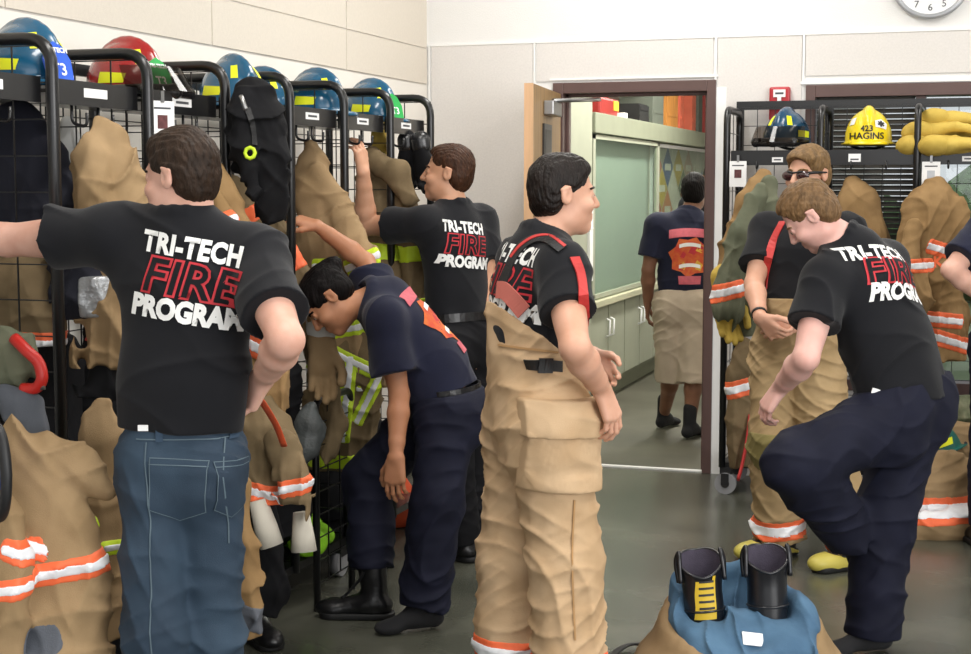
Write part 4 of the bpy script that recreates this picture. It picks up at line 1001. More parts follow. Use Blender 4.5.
# ---- woman in navy, bent over pulling on boots
J = {}
D = 5.5
ax = unit(-RT * .6 + UZ * .8); tf = -RT * .8 - UZ * .6; J['tf'] = unit(tf - ax * (tf @ ax)); rr_ = np.cross(J['tf'], ax); J['pf'] = unit(-RT * .95 - UZ * .1)
J['nb'] = at(373, 299, D); J['hd'] = at(329, 299, 5.44); J['hf'] = -RT * .58 - UZ * .8 - FH * .12; J['hu'] = -RT * .8 + UZ * .58
J['chest'] = at(402, 330, D); J['waist'] = at(428, 362, D); J['pel'] = at(447, 402, D)
bs = at(388, 316, D); J['sR'] = bs + rr_ * .155 - RT * .02; J['sL'] = bs - rr_ * .16
J['eL'] = reach(J['sL'], 400, 398, .27, True); J['wL'] = reach(J['eL'], 396, 458, .23, True)
J['eR'] = reach(J['sR'], 366, 262, .265, False); J['wR'] = reach(J['eR'], 312, 222, .235, True)
J['handL'] = (-UZ - RT * .03, FH * .8 + RT * .3, -RT * .9, (.35, .4, .45, .5)); J['handR'] = (-RT * .9 + UZ * .25, FH * .3 - UZ * .8, UZ * .6 - FH * .4, (.8, .9, 1., 1.), .92)
J['hL'] = J['pel'] - rr_ * .08 - UZ * .03; J['hR'] = J['pel'] + rr_ * .08 - UZ * .03 - RT * .04
J['kL'] = at(437, 500, 5.38); J['aL'] = at(424, 597, 5.42); J['kR'] = at(370, 478, 5.62); J['aR'] = at(372, 588, 5.56)
for q in 'LR': J['a' + q][2] = .085
r = person('woman in navy shirt and trousers bending down beside the rack, dark hair tied back', J)
o, R, L = body(r, J, 'skin_tan', m=.86, hs=.96, neck=.047); face_parts(r, R, L, 'hair_black', .96); hair(r, R, L, 'hair_black', .97, 'bun', 9)
MB().cyl(L(.077, .0, -.034), L(.082, .0, -.036), .006, 12).build('earring', 'steel', r)
sh = shirt(r, J, 'shirt_navy', cw=.152, ww=.15, hw=.15, hem=at(446, 396, D), seed=81, slr=(.068, .085), sl=.7, dep=.8, wr=.008, belly=.01)
bk = unit(rr_ - UZ * .0)
def flames(sh, c, right, up, sc):
    """curved red title bars over orange flames, as printed on the duty shirts"""
    rg = random.Random(4)
    arc = lambda y0, y1, w, b: [[(-w + 2 * w * i / 8, y1 + b * (1 - (i / 4 - 1) ** 2)) for i in range(9)] + [(w - 2 * w * i / 8, y0 + b * (1 - (i / 4 - 1) ** 2)) for i in range(9)]]
    bl = []
    for k in range(15):
        a = 2 * PI * k / 15; bl.append((math.cos(a) * .125 * (1.12 if k % 2 else .92), math.sin(a) * .125 * (1.1 if k % 2 else .9) - .02))
    S_ = lambda P: [[(x * sc, y * sc) for x, y in p] for p in P]
    wrap(poly_bm(S_([bl])), sh, c, right, up, 'flame_print', 'print_orange', sh, .003, reachd=.14)
    for k in range(9):
        x, y = rg.uniform(-.08, .08), rg.uniform(-.1, .07); q = rg.uniform(.015, .035)
        wrap(poly_bm(S_([[(x - q, y - q * .5), (x + q * .3, y - q), (x + q, y + q * .4), (x, y + q * 1.3)]])), sh, c, right, up, 'flame_tongue', ('print_yellow', 'print_red')[k % 2], sh, .004, reachd=.14)
    wrap(poly_bm(S_(arc(.1, .155, .135, .012))), sh, c, right, up, 'title_bar', 'print_pink', sh, .0045, reachd=.14)
    wrap(poly_bm(S_([[(-.07, -.2), (.07, -.2), (.075, -.145), (-.075, -.145)]])), sh, c, right, up, 'lower_bar', 'print_pink', sh, .0045, reachd=.14)
    for y in (.05, -.085): wrap(poly_bm(S_(arc(y - .012, y + .012, .07, .012))), sh, c, right, up, 'helmet_band', 'print_white', sh, .005, reachd=.14)
flames(sh, J['chest'] * .8 + J['waist'] * .2 - J['tf'] * .1, rr_, ax, .85)
h = cast(sh, 365, 352)
if h:
    n_ = unit(h[1]); u_ = unit(UZ - n_ * (UZ @ n_)); wrap(poly_bm([[(-.03, -.01), (-.01, .012), (.0, .03), (.012, .01), (.032, .006), (.014, -.006), (.016, -.03), (-.004, -.014)]]), sh, h[0], np.cross(u_, n_), u_, 'chest_emblem', 'print_pink', sh, .003, reachd=.08); wrap(poly_bm([[(-.02, -.006), (.0, .014), (.02, .0), (.004, -.01)]]), sh, h[0], np.cross(u_, n_), u_, 'emblem_core', 'print_white', sh, .0045, reachd=.08)
tr, _ = trousers(r, J, 'trouser_navy', at(444, 390, D), wr_=.15, hr=.16, dep=.82, th=.108, kn=.09, cf=.082, seat=.108, seed=83, amp=.011, freq=6, cuff={'L': .03, 'R': .12}, topn=unit(UZ - RT * .12))
loop_belt(None, J['pf'], .156, .127, unit(UZ - RT * .12), .04, 'belt', 'leather_black', tr, at(446, 391, D))
h = cast([tr], 408, 470)
shoe(r, J['aR'], -RT + FH * .05, 'leather_black', 'sole_black', 'boot', 1.05, .15)
bt = [c for c in r.children if c.name.startswith('boot')][0]
strap(bt, [(364, 572), (360, 582), (352, 592), (342, 599)], .012, 'laces', 'webbing_black', bt, .006)
socked(r, J['aL'], -RT * .9 - FH * .45)

# ---- man in shorts beyond the doorway
D = 9.5
g = at(684, 310, D); J = stand(g, FH + RT * .1, 1.66, .04, FH + RT * .25); J['hd'] = at(694, 192, D + .04); J['nb'] = at(689, 213, D); J['bare'] = True
J['aL'] = at(664, 418, D + .4); J['aR'] = at(690, 428, D); J['kL'] = at(672, 372, D + .12); J['kR'] = at(694, 374, D)
for q in 'LR': J['a' + q][2] = .09
r = person('man in navy flame-print shirt and beige shorts walking away beyond the doorway', J)
o, R, L = body(r, J, 'skin_brown', h=.005); hair(r, R, L, 'hair_black', 1., 'short', 12)
sh = shirt(r, J, 'shirt_navy', cw=.16, ww=.156, hw=.168, hem=at(684, 300, D), h=.006, seed=91, sl=.7)
flames(sh, at(690, 254, D - .15), RT, UZ, .95)
J2 = dict(J); J2['kL'] = J['hL'] * .5 + J['kL'] * .5; J2['kR'] = J['hR'] * .5 + J['kR'] * .5; J2['aL'] = J['kL'] - UZ * .03; J2['aR'] = J['kR'] - UZ * .03
trousers(r, J2, 'khaki_cotton', at(684, 292, D), wr_=.165, hr=.17, th=.108, kn=.105, cf=.108, seat=.105, seed=93, h=.006, amp=.008, cuff=.0, name='shorts')
for q in 'LR':
    s_ = socked(r, J['a' + q], FH + RT * .7)
# ---- one more in front of him, and one outside the frame whose elbow shows at the right edge
g = at(712, 330, 11.6); J = stand(g, FH, 1.78, .04)
r = person('dark-haired person farther down the hall, mostly hidden by the man in shorts', J)
o, R, L = body(r, J, 'skin_brown', h=.006); hair(r, R, L, 'hair_black', 1., 'short', 13)
shirt(r, J, 'shirt_black', hem=J['pel'] - UZ * .03, h=.007, seed=95); trousers(r, J, 'trouser_black', J['pel'] + UZ * .08, seed=96, h=.007)
for q in 'LR': shoe(r, J['a' + q], FH, 'leather_black', 'sole_black', 'shoe', high=.06)
g = at(1016, 340, 6.55); J = stand(g, RT * .2 + FH, 1.76); J['sL'] = at(990, 228, 6.5); J['eL'] = reach(J['sL'], 951, 270, .285, True); J['wL'] = reach(J['eL'], 990, 302, .25, False); J['handL'] = (RT, RT + FH, -UZ)
r = person('person in dark shirt at the right edge, only a bent elbow in view', J)
o, R, L = body(r, J, 'skin_pale', h=.005); face_parts(r, R, L, 'hair_brown'); hair(r, R, L, 'hair_brown', 1., 'short', 14)
shirt(r, J, 'shirt_navy', hem=J['pel'] - UZ * .03, h=.006, seed=97, sl=.75); trousers(r, J, 'trouser_navy', J['pel'] + UZ * .08, seed=98, h=.007)
for q in 'LR': shoe(r, J['a' + q], FH, 'leather_black', 'sole_black', 'shoe', high=.06)
# ================================================================ HELMETS
mat('helmet_blue', (26, 84, 116), .2, var=.05, coat=.4); mat('helmet_deep', (22, 66, 96), .25, var=.05, coat=.3); mat('helmet_red', (150, 28, 28), .22, var=.05, coat=.4); mat('helmet_yellow', (232, 206, 22), .3, var=.04, coat=.2); mat('helmet_green', (14, 92, 84), .3, var=.04)
mat('sticker_lime', (232, 236, 30), .45, var=.03); mat('sticker_white', (232, 234, 236), .4); mat('shield_blue', (30, 84, 196), .35, var=.1, vs=20); mat('shield_green', (28, 160, 72), .35, var=.1, vs=20); mat('ink_black', (24, 24, 26), .5); mat('goggle_dark', (30, 30, 32), .25, spec=.7); glass('visor_smoke', (150, 140, 132)); mat('strap_tan', (140, 116, 80), .8)
def helmet(name, label, m, shield=None, words=None, visor=False, flap='black_matte'):
    """front along +x, standing at the origin on its brim"""
    t = thing(name, label, 'helmet', (0, 0, 0), 'firefighter helmets on the racks')
    f = Field((-.22, -.17, -.03), (.22, .17, .25), .0036)
    f.ell((-.005, 0, .045), (.142, .116, .152), None, .01)
    arc = [(-.005 + .139 * math.cos(a), 0, .045 + .15 * math.sin(a)) for a in np.linspace(.35, PI - .35, 12)]
    f.chain(arc, [.007, .009] + [.011] * 8 + [.009, .007], .03)
    f.plane((0, 0, .02), (0, 0, -1))
    f.ell((-.012, 0, .022), (.172, .138, .012), None, .012); f.ell((.13, 0, .02), (.055, .085, .011), None, .02)
    f.plane((0, 0, .012), (0, 0, -1))
    sh = f.build('shell', m, t)
    wrap_ = lambda P, c, r_, u, nm, mm, lift=.0018: wrap(poly_bm(P), sh, c, r_, u, nm, mm, t, lift, .015, reachd=.12)
    for q in (-1, 1):
        wrap_([[(-.05, -.016), (.035, -.02), (.05, .012), (-.045, .018)]], (.03, q * .12, .075), (q, 0, 0) if q < 0 else (-1, 0, 0), (0, 0, 1), 'reflective_sticker', 'sticker_lime') if q > 0 else wrap_([[(-.05, -.018), (.04, -.018), (.046, .012), (-.045, .018)]], (.03, -.12, .075), (1, 0, 0), (0, 0, 1), 'reflective_sticker', 'sticker_lime')
        wrap_([[(-.012, -.028), (.014, -.028), (.012, .03), (-.012, .03)]], (.1, q * .055, .15), (-q * .5, .8, 0) if q > 0 else (.5, .8, 0), (-.6, 0, .8), 'reflective_sticker', 'sticker_lime')
    wrap_([[(-.02, -.012), (.02, -.012), (.016, .012), (-.016, .012)]], (-.13, 0, .09), (0, -1, 0), (0, 0, 1), 'reflective_sticker', 'sticker_lime')
    MB().tube(spline([(-.1, -.11, .03), (-.14, -.05, -.0 + .005), (-.15, 0, .004), (-.14, .05, .005), (-.1, .11, .03)], 5), .008, 8).build('ear_flap', flap, t)
    if shield:
        c = A(.15, -.02, .075); u = unit(A(-.3, 0, 1))
        b = MB(); P = [(-.045, -.055), (.045, -.055), (.05, .01), (.03, .05), (0, .065), (-.03, .05), (-.05, .01)]
        n = unit(np.cross(A(0, 1, 0), u)); V = [c + A(0, 1, 0) * x + u * y + n * o for o in (0, .006) for x, y in P]; k = len(P)
        b.add(V, [tuple(reversed(range(k))), tuple(range(k, 2 * k))] + [(i, (i + 1) % k, k + (i + 1) % k, k + i) for i in range(k)]); sd = b.build('name_shield', shield, t)
        for tx, sz, y in (words or ()):
            bm = text_mesh(tx, sz, .0008)
            for v in bm.verts: v.co = Vector(c + A(0, 1, 0) * v.co.x + u * (v.co.y + y) + n * .0072)
            me = bpy.data.meshes.new('lettering'); bm.to_mesh(me); bm.free(); link('lettering', me, M['sticker_white'], sd)
    if visor:
        n = 14; vs = []; fs = []
        for i in range(n + 1):
            a = -1.15 + 2.3 * i / n
            vs += [(.02 + .16 * math.cos(a), .145 * math.sin(a), .11), (.05 + .19 * math.cos(a), .16 * math.sin(a), .03)]
        fs = [(2 * i, 2 * i + 1, 2 * i + 3, 2 * i + 2) for i in range(n)]
        MB().add(vs, fs, True).build('face_shield', 'visor_smoke', t)
        f = Field((.02, -.17, 0), (.22, .17, .09), .004); f.chain([(.08, -.14, .035), (.165, -.1, .03), (.19, 0, .03), (.165, .1, .03), (.08, .14, .035)], [.014, .022, .024, .022, .014], .01); f.build('goggles', 'goggle_dark', t)
    return t
SZ = 1.866
def on_shelf(t, px, py, X, rz, z=SZ):
    p = on_x(px, py, X); t.location = (X, p[1], z); t.rotation_euler = (0, 0, rz); return t
h1 = helmet('fire_helmet', 'blue fire helmet at the near end of the left rack', M['helmet_blue'], 'shield_blue', [('TRI-TECH', .02, .032), ('T3', .05, -.035)])
on_shelf(h1, 26, 60, -2.63, -.25)
h2 = helmet('fire_helmet', 'red fire helmet with clear visor on the left rack', M['helmet_red'], 'shield_green', [('TRI-TECH', .018, .03), ('T3', .045, -.03)], True)
on_shelf(h2, 128, 75, -2.64, -.2)
h3 = helmet('fire_helmet', 'glossy blue fire helmet directly right of the red one', M['helmet_blue'], None)
on_shelf(h3, 233, 85, -2.62, -.55)
for x, y, X, rz, lb in ((263, 95, -2.78, -.2, 'blue fire helmet half hidden behind the helmet over the black jacket'), (317, 100, -2.6, -.3, 'largest blue fire helmet, over the coat with lime bands'), ):
    c = dup(h3, None, None, lb); on_shelf(c, x, y, X, rz)
    if x == 318: c.scale = (1.1, 1.1, 1.12)
h5 = helmet('fire_helmet', 'blue fire helmet with green shield at the far end of the left rack', M['helmet_blue'], 'shield_green', [('T3', .045, -.03)])
on_shelf(h5, 372, 110, -2.62, -.35)
p = on_y(786, 140, 7.88); h6 = helmet('fire_helmet', 'blue fire helmet with black goggles on the right rack', M['helmet_deep'], None, None, True); h6.location = (p[0], 7.9, 1.786); h6.rotation_euler = (0, 0, -PI / 2 - .25)
p = on_y(868, 140, 7.88)
h7 = helmet('fire_helmet', 'yellow fire helmet with black lettering on the right rack', M['helmet_yellow'], None)
sh7 = [c for c in h7.children if c.name.startswith('shell')][0]
for c in [c for c in h7.children if c.name.startswith('reflective')]: bpy.data.objects.remove(c)
wrap(text_mesh('423', .04, .001), sh7, (.13, -.012, .082), (0, 1, 0), (0, 0, 1), 'lettering', 'ink_black', sh7, .003, .012, reachd=.12)
wrap(text_mesh('HAGINS', .046, .001), sh7, (.14, -.012, .043), (0, 1, 0), (0, 0, 1), 'lettering', 'ink_black', sh7, .003, .012, reachd=.12)
bd = wrap(poly_bm([[(-.026, -.02), (.026, -.02), (.03, .014), (0, .03), (-.03, .014)]]), sh7, (.1, .055, .115), (0, 1, 0), (-.4, 0, 1), 'medical_badge', 'sticker_white', sh7, .003, .012, reachd=.12)
for k in range(3):
    a = k * PI / 3; d = A(math.sin(a), math.cos(a)) * .017; n_ = A(-d[1], d[0]) * .28
    wrap(poly_bm([[tuple(-d - n_), tuple(d - n_), tuple(d + n_), tuple(-d + n_)]]), sh7, (.1, .055, .118), (0, 1, 0), (-.4, 0, 1), 'star_arm', 'ink_black', sh7, .0045, .012, reachd=.12)
wrap(poly_bm([[(-.018, -.02), (.018, -.02), (.018, .02), (-.018, .02)]]), sh7, (.06, -.075, .13), (.5, .8, 0), (-.4, 0, 1), 'reflective_sticker', 'sticker_white', sh7, .003, .012, reachd=.12)
h7.location = (p[0], 7.9, 1.786); h7.rotation_euler = (0, 0, -PI / 2 + .1)
g = MB().tube(spline([(.0, .125, .06), (-.03, .155, .1), (-.1, .17, .06), (-.12, .15, .02)], 5), .008, 8); g.build('goggle_strap', 'goggle_dark', h7)
p = on_x(962, 470, .02); h8 = helmet('fire_helmet', 'green fire helmet lying among the gear low at right', M['helmet_green'], None); p = on_y(938, 452, 7.62); h8.location = (p[0], 7.62, p[2] - .03); h8.rotation_euler = (.3, .2, -2.2)

# ================================================================ TURNOUT GEAR
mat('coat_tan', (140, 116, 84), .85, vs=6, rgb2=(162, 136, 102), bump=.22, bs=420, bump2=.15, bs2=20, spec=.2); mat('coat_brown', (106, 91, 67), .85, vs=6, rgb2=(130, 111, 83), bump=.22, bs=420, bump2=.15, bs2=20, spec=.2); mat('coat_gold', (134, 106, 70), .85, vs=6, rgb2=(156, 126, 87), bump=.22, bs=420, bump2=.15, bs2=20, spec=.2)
mat('coat_olive', (92, 96, 78), .8, vs=6, rgb2=(112, 114, 94), bump=.22, bs=420, bump2=.15, bs2=20, spec=.2); mat('cloth_navy', (20, 22, 36), .85, var=.12, vs=6, bump=.2, bs=400); mat('cloth_black', (16, 16, 19), .85, var=.12, vs=6, bump=.2, bs=400, spec=.25); mat('cloth_grey', (84, 88, 96), .8, var=.12, vs=6, bump=.2, bs=300); mat('cloth_white', (196, 196, 192), .85, var=.06, bump=.2, bs=300); mat('cuff_white', (200, 194, 180), .85, var=.06, bump=.3, bs=500)
mat('liner_blue', (56, 88, 116), .85, vs=7, rgb2=(76, 110, 138), bump=.25, bs=300, bump2=.2, bs2=18); mat('glove_yellow', (186, 156, 62), .8, vs=8, rgb2=(206, 178, 84), bump=.25, bs=260); mat('lime_cloth', (150, 220, 30), .75, var=.1, bump=.2, bs=200); mat('silver_foil', (160, 162, 164), .35, .5, var=.15, vs=30, bump=.6, bs=40); mat('camo', (96, 104, 78), .85, vs=24, rgb2=(140, 140, 112)); mat('red_plastic', (196, 40, 32), .4, var=.06); mat('strap_orange', (214, 84, 44), .6)
def gear(name, label, cat, D, prof, m, sleeves=(), bands=(), fold=.012, ff=11., seed=1, flat=.62, h=.0058, group=None, k=.035, dD=0, rest=False):
    """soft clothing: rows of (x, y, radius px) at distance D make the body and each sleeve; bands are cut from the same surface"""
    s = FPX / D; P = lambda x, y, dd=0: at(x, y, D + dd)
    allp = [P(q[0], q[1]) for q in prof] + [P(q[0], q[1], q[3] if len(q) > 3 else 0) for sl in sleeves for q in sl]
    mr = max([q[2] for q in prof] + [q[2] for sl in sleeves for q in sl]) / s
    f = Field(*box_of(allp, mr + .04), h)
    for a, b in zip(prof[:-1], prof[1:]): f.cone(P(*a[:2]), P(*b[:2]), a[2] / s, b[2] / s, k, (FH, flat))
    for sl in sleeves:
        for a, b in zip(sl[:-1], sl[1:]): f.cone(P(a[0], a[1], a[3] if len(a) > 3 else 0), P(b[0], b[1], b[3] if len(b) > 3 else 0), a[2] / s, b[2] / s, .014, (FH, .7))
    e0, e1 = P(*prof[-2][:2]), P(*prof[-1][:2])
    if not rest: f.plane(e1 + unit(e1 - e0) * .0, unit(e1 - e0) * A(1, 1, 1), box_of([e1], mr + .04))
    ax = unit(e1 - P(*prof[0][:2])); sd = unit(np.cross(ax, FH)).astype(np.float32); z0 = P(*prof[0][:2]).astype(np.float32); ln = np.linalg.norm(e1 - z0); axf = ax.astype(np.float32); fh = FH.astype(np.float32)
    def drape(p):
        t = np.clip(((p - z0) @ axf) / ln, 0.15, 1)
        g1 = 1 - np.abs(np.sin((p @ sd) * PI * ff * .8 + (p @ fh) * 9 + 2.4 * snoise(p, 1.5, seed))); g2 = 1 - np.abs(np.sin((p @ sd) * PI * ff * 1.5 + (p @ axf) * 5 + 3 * snoise(p, 2.3, seed + 1)))
        return -fold * t * (1.9 * g1 ** 1.6 + .9 * g2 ** 2 - .9)
    f.warp(drape, .06); f.warp(rumple(.008, 5, seed + 2)); f.warp(creases(fold * 1.1, 6, (1, .4, 1.3), seed + 3, 3, 2.5)); f.warp(creases(fold * .8, 9, (-1, .2, 1.6), seed + 4, 3.5, 2.5)); f.warp(rumple(.003, 16, seed + 6))
    if not rest: f.plane(e1, unit(e1 - e0), box_of([e1], mr + .04))
    c0 = P(*prof[0][:2]); t = thing(name, label, cat, (c0[0], c0[1], c0[2]), group)
    o = f.build('shell', m, t)
    for x, y, dx, dy, w, rad, mo, ms in bands:
        c = P(x, y); n = unit(RT * dx - UZ * dy); hc = cast(o, x, y); c = hc[0] + FH * .02 if hc else c
        fb = f.copy(); fb.grow(.003); fb.sphere_clip(c, rad / s); fb.slab(c, n, w / s); par = fb.build('reflective_band', mo, t)
        if ms: fb = f.copy(); fb.grow(.0058); fb.sphere_clip(c, rad / s * .98); fb.slab(c, n, w / s * .45); fb.build('silver_stripe', ms, par)
    return t, f, o
O_, S_, L_ = 'band_orange', 'band_silver', 'band_lime'
G1 = 'turnout coats hanging on the left rack'; G2 = 'turnout coats hanging on the right rack'
COATS = [
 ('turnout_coat', 'tan turnout coat lowest at the left edge, two folds of orange and silver band', 'coat', 3.72, [(14, 440, 14), (28, 475, 38), (42, 540, 56), (48, 610, 62), (50, 700, 64), (50, 770, 60)], 'coat_tan', [[(45, 455, 26), (80, 470, 22), (106, 494, 7)], [(0, 520, 26, -.12), (2, 600, 24, -.14), (4, 690, 22, -.14)]], [(74, 570, .12, 1, 24, 48, O_, S_), (24, 554, -.3, 1, 24, 26, O_, S_), (0, 592, .1, 1, 22, 30, O_, S_), (97, 522, 1, .15, 6, 9, L_, None), (38, 646, .1, 1, 40, 26, 'cloth_grey', None)], .02, 8, 3),
 ('turnout_coat', 'tan turnout coat hanging with its hood beside the jeans man\'s arm', 'coat', 4.32, [(108, 144, 22), (108, 172, 30), (114, 215, 36), (112, 270, 34), (108, 330, 26), (106, 370, 22)], 'coat_tan', [[(95, 160, 18, -.05), (92, 190, 16, -.08), (98, 225, 18, -.08)]], [], .02, 8, 5),
 ('turnout_coat', 'tan coat skirt hanging low between the near coat and the jeans', 'coat', 4.12, [(98, 404, 8), (98, 440, 20), (106, 520, 27), (108, 640, 28)], 'coat_tan', (), [(112, 548, .1, 1, 16, 16, L_, S_)], .012, 12, 7),
 ('turnout_coat', 'gold tan turnout coat just right of the jeans man\'s head, orange bands', 'coat', 4.95, [(214, 168, 9), (220, 200, 19), (234, 255, 27), (246, 320, 34), (252, 390, 36), (250, 430, 34)], 'coat_gold', [[(215, 195, 9, -.06), (228, 230, 13, -.1), (262, 290, 16, -.1), (270, 350, 15, -.08)]], [(222, 224, .4, 1, 22, 17, O_, S_), (256, 280, .6, 1, 20, 24, O_, None), (252, 345, -.3, 1, 24, 40, O_, S_)], .012, 12, 9),
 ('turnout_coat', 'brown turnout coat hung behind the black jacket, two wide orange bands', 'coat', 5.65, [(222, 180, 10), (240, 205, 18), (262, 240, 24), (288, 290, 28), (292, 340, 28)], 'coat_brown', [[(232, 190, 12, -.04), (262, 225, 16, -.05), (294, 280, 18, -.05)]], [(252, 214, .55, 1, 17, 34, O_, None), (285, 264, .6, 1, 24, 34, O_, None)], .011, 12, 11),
 ('turnout_coat', 'tan turnout coat with lime bands hung by its loop above the bending woman', 'coat', 6.0, [(312, 146, 5), (312, 168, 14), (318, 200, 23), (330, 250, 32), (344, 310, 38), (350, 390, 40)], 'coat_tan', [[(318, 170, 9, -.04), (338, 205, 13, -.04), (360, 256, 15, -.1), (370, 290, 14, -.1)]], [(328, 266, .1, 1, 17, 17, L_, S_), (362, 262, .45, 1, 17, 20, L_, S_), (344, 330, .2, 1, 16, 42, L_, S_), (338, 384, -.3, 1, 16, 42, L_, S_)], .012, 12, 13),
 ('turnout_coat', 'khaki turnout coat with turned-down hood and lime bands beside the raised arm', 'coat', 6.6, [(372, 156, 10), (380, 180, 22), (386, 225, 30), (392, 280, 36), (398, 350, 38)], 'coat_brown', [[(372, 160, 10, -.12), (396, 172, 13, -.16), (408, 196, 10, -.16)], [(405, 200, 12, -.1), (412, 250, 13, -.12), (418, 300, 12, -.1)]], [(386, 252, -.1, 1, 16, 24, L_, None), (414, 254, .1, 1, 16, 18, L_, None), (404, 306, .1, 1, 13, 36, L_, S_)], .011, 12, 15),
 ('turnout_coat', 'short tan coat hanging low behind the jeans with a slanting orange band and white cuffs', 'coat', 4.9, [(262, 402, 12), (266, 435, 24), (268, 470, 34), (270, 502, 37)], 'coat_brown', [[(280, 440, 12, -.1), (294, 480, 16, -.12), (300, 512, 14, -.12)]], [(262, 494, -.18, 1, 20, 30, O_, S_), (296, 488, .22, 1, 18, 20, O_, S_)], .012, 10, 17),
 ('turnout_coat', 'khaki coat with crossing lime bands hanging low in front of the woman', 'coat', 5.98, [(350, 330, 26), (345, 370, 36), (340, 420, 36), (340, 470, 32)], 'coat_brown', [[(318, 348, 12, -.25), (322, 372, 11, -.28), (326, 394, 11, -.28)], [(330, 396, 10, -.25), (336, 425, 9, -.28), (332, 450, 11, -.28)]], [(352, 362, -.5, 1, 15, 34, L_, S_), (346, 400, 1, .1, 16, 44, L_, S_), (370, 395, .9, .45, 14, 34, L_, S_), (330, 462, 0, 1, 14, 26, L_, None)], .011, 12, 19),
]
for i, c in enumerate(COATS): gear(*c, group=G1)
RC = [
 ('turnout_coat', 'olive green coat on the corner post of the right rack, orange band at its cuff', 'coat', 7.15, [(770, 186, 7), (762, 212, 15), (752, 250, 22), (748, 290, 26), (752, 336, 27)], 'coat_olive', [[(760, 190, 8, -.1), (742, 235, 14, -.15), (730, 290, 16, -.15), (728, 306, 15, -.15)]], [(727, 292, .25, 1, 18, 20, O_, S_)], .012, 12, 21),
 ('turnout_coat', 'gold tan coat hanging behind the olive coat on the right rack', 'coat', 7.4, [(764, 178, 8), (750, 205, 14), (738, 250, 18), (734, 300, 18)], 'coat_gold', (), [], .011, 12, 23),
 ('turnout_coat', 'tan coat showing behind the man with sunglasses', 'coat', 7.55, [(852, 184, 9), (858, 205, 20), (862, 240, 26), (862, 320, 26)], 'coat_gold', (), [], .011, 12, 25),
 ('turnout_coat', 'tan turnout coat at far right under the yellow gloves, three orange bands', 'coat', 7.3, [(936, 190, 13), (934, 212, 29), (930, 240, 31), (936, 280, 25), (944, 320, 24), (948, 362, 22)], 'coat_gold', [[(958, 205, 9, -.05), (960, 232, 10, -.05)], [(914, 225, 8, -.1), (908, 262, 12, -.12), (922, 300, 12, -.12)]], [(939, 249, -.3, 1, 16, 14, O_, S_), (922, 266, .0, 1, 15, 18, O_, S_), (942, 320, -.1, 1, 16, 22, O_, S_), (952, 342, -.3, 1, 17, 26, O_, S_)], .012, 12, 27),
 ('turnout_trousers', 'tan trousers hanging low on the right rack beside a red strap', 'trousers', 7.5, [(744, 345, 8), (742, 375, 15), (744, 420, 17), (746, 468, 16)], 'coat_brown', (), [(742, 388, .3, 1, 18, 22, O_, S_)], .01, 12, 29),
]
for c in RC:
    r_ = gear(*c, group=G2)
    if 'three orange' in c[1]:
        h = cast(r_[2], 938, 267)
        if h: u_ = unit(UZ - h[1] * (UZ @ h[1])); wrap(text_mesh('K', .075, .003), r_[2], h[0], np.cross(u_, unit(h[1])), u_, 'lettering', O_, r_[2], .003, .015, reachd=.08)
o = gear('turnout_coat', 'tan coat heaped on the floor at right with a wide orange and silver band', 'coat', 6.95, [(905, 515, 22), (925, 492, 34), (948, 490, 38), (968, 500, 34)], 'coat_tan', [[(900, 528, 14, -.1), (940, 528, 16, -.14), (972, 524, 16, -.14)]], [(940, 512, .06, 1, 24, 80, O_, S_)], .012, 8, 31, rest=True)
gear('denim_bundle', 'folded blue-grey cloth under the heaped coat at far right', 'cloth', 6.9, [(935, 534, 8), (960, 528, 16), (990, 526, 18)], 'cloth_grey', (), (), .006, 8, 33, rest=True)
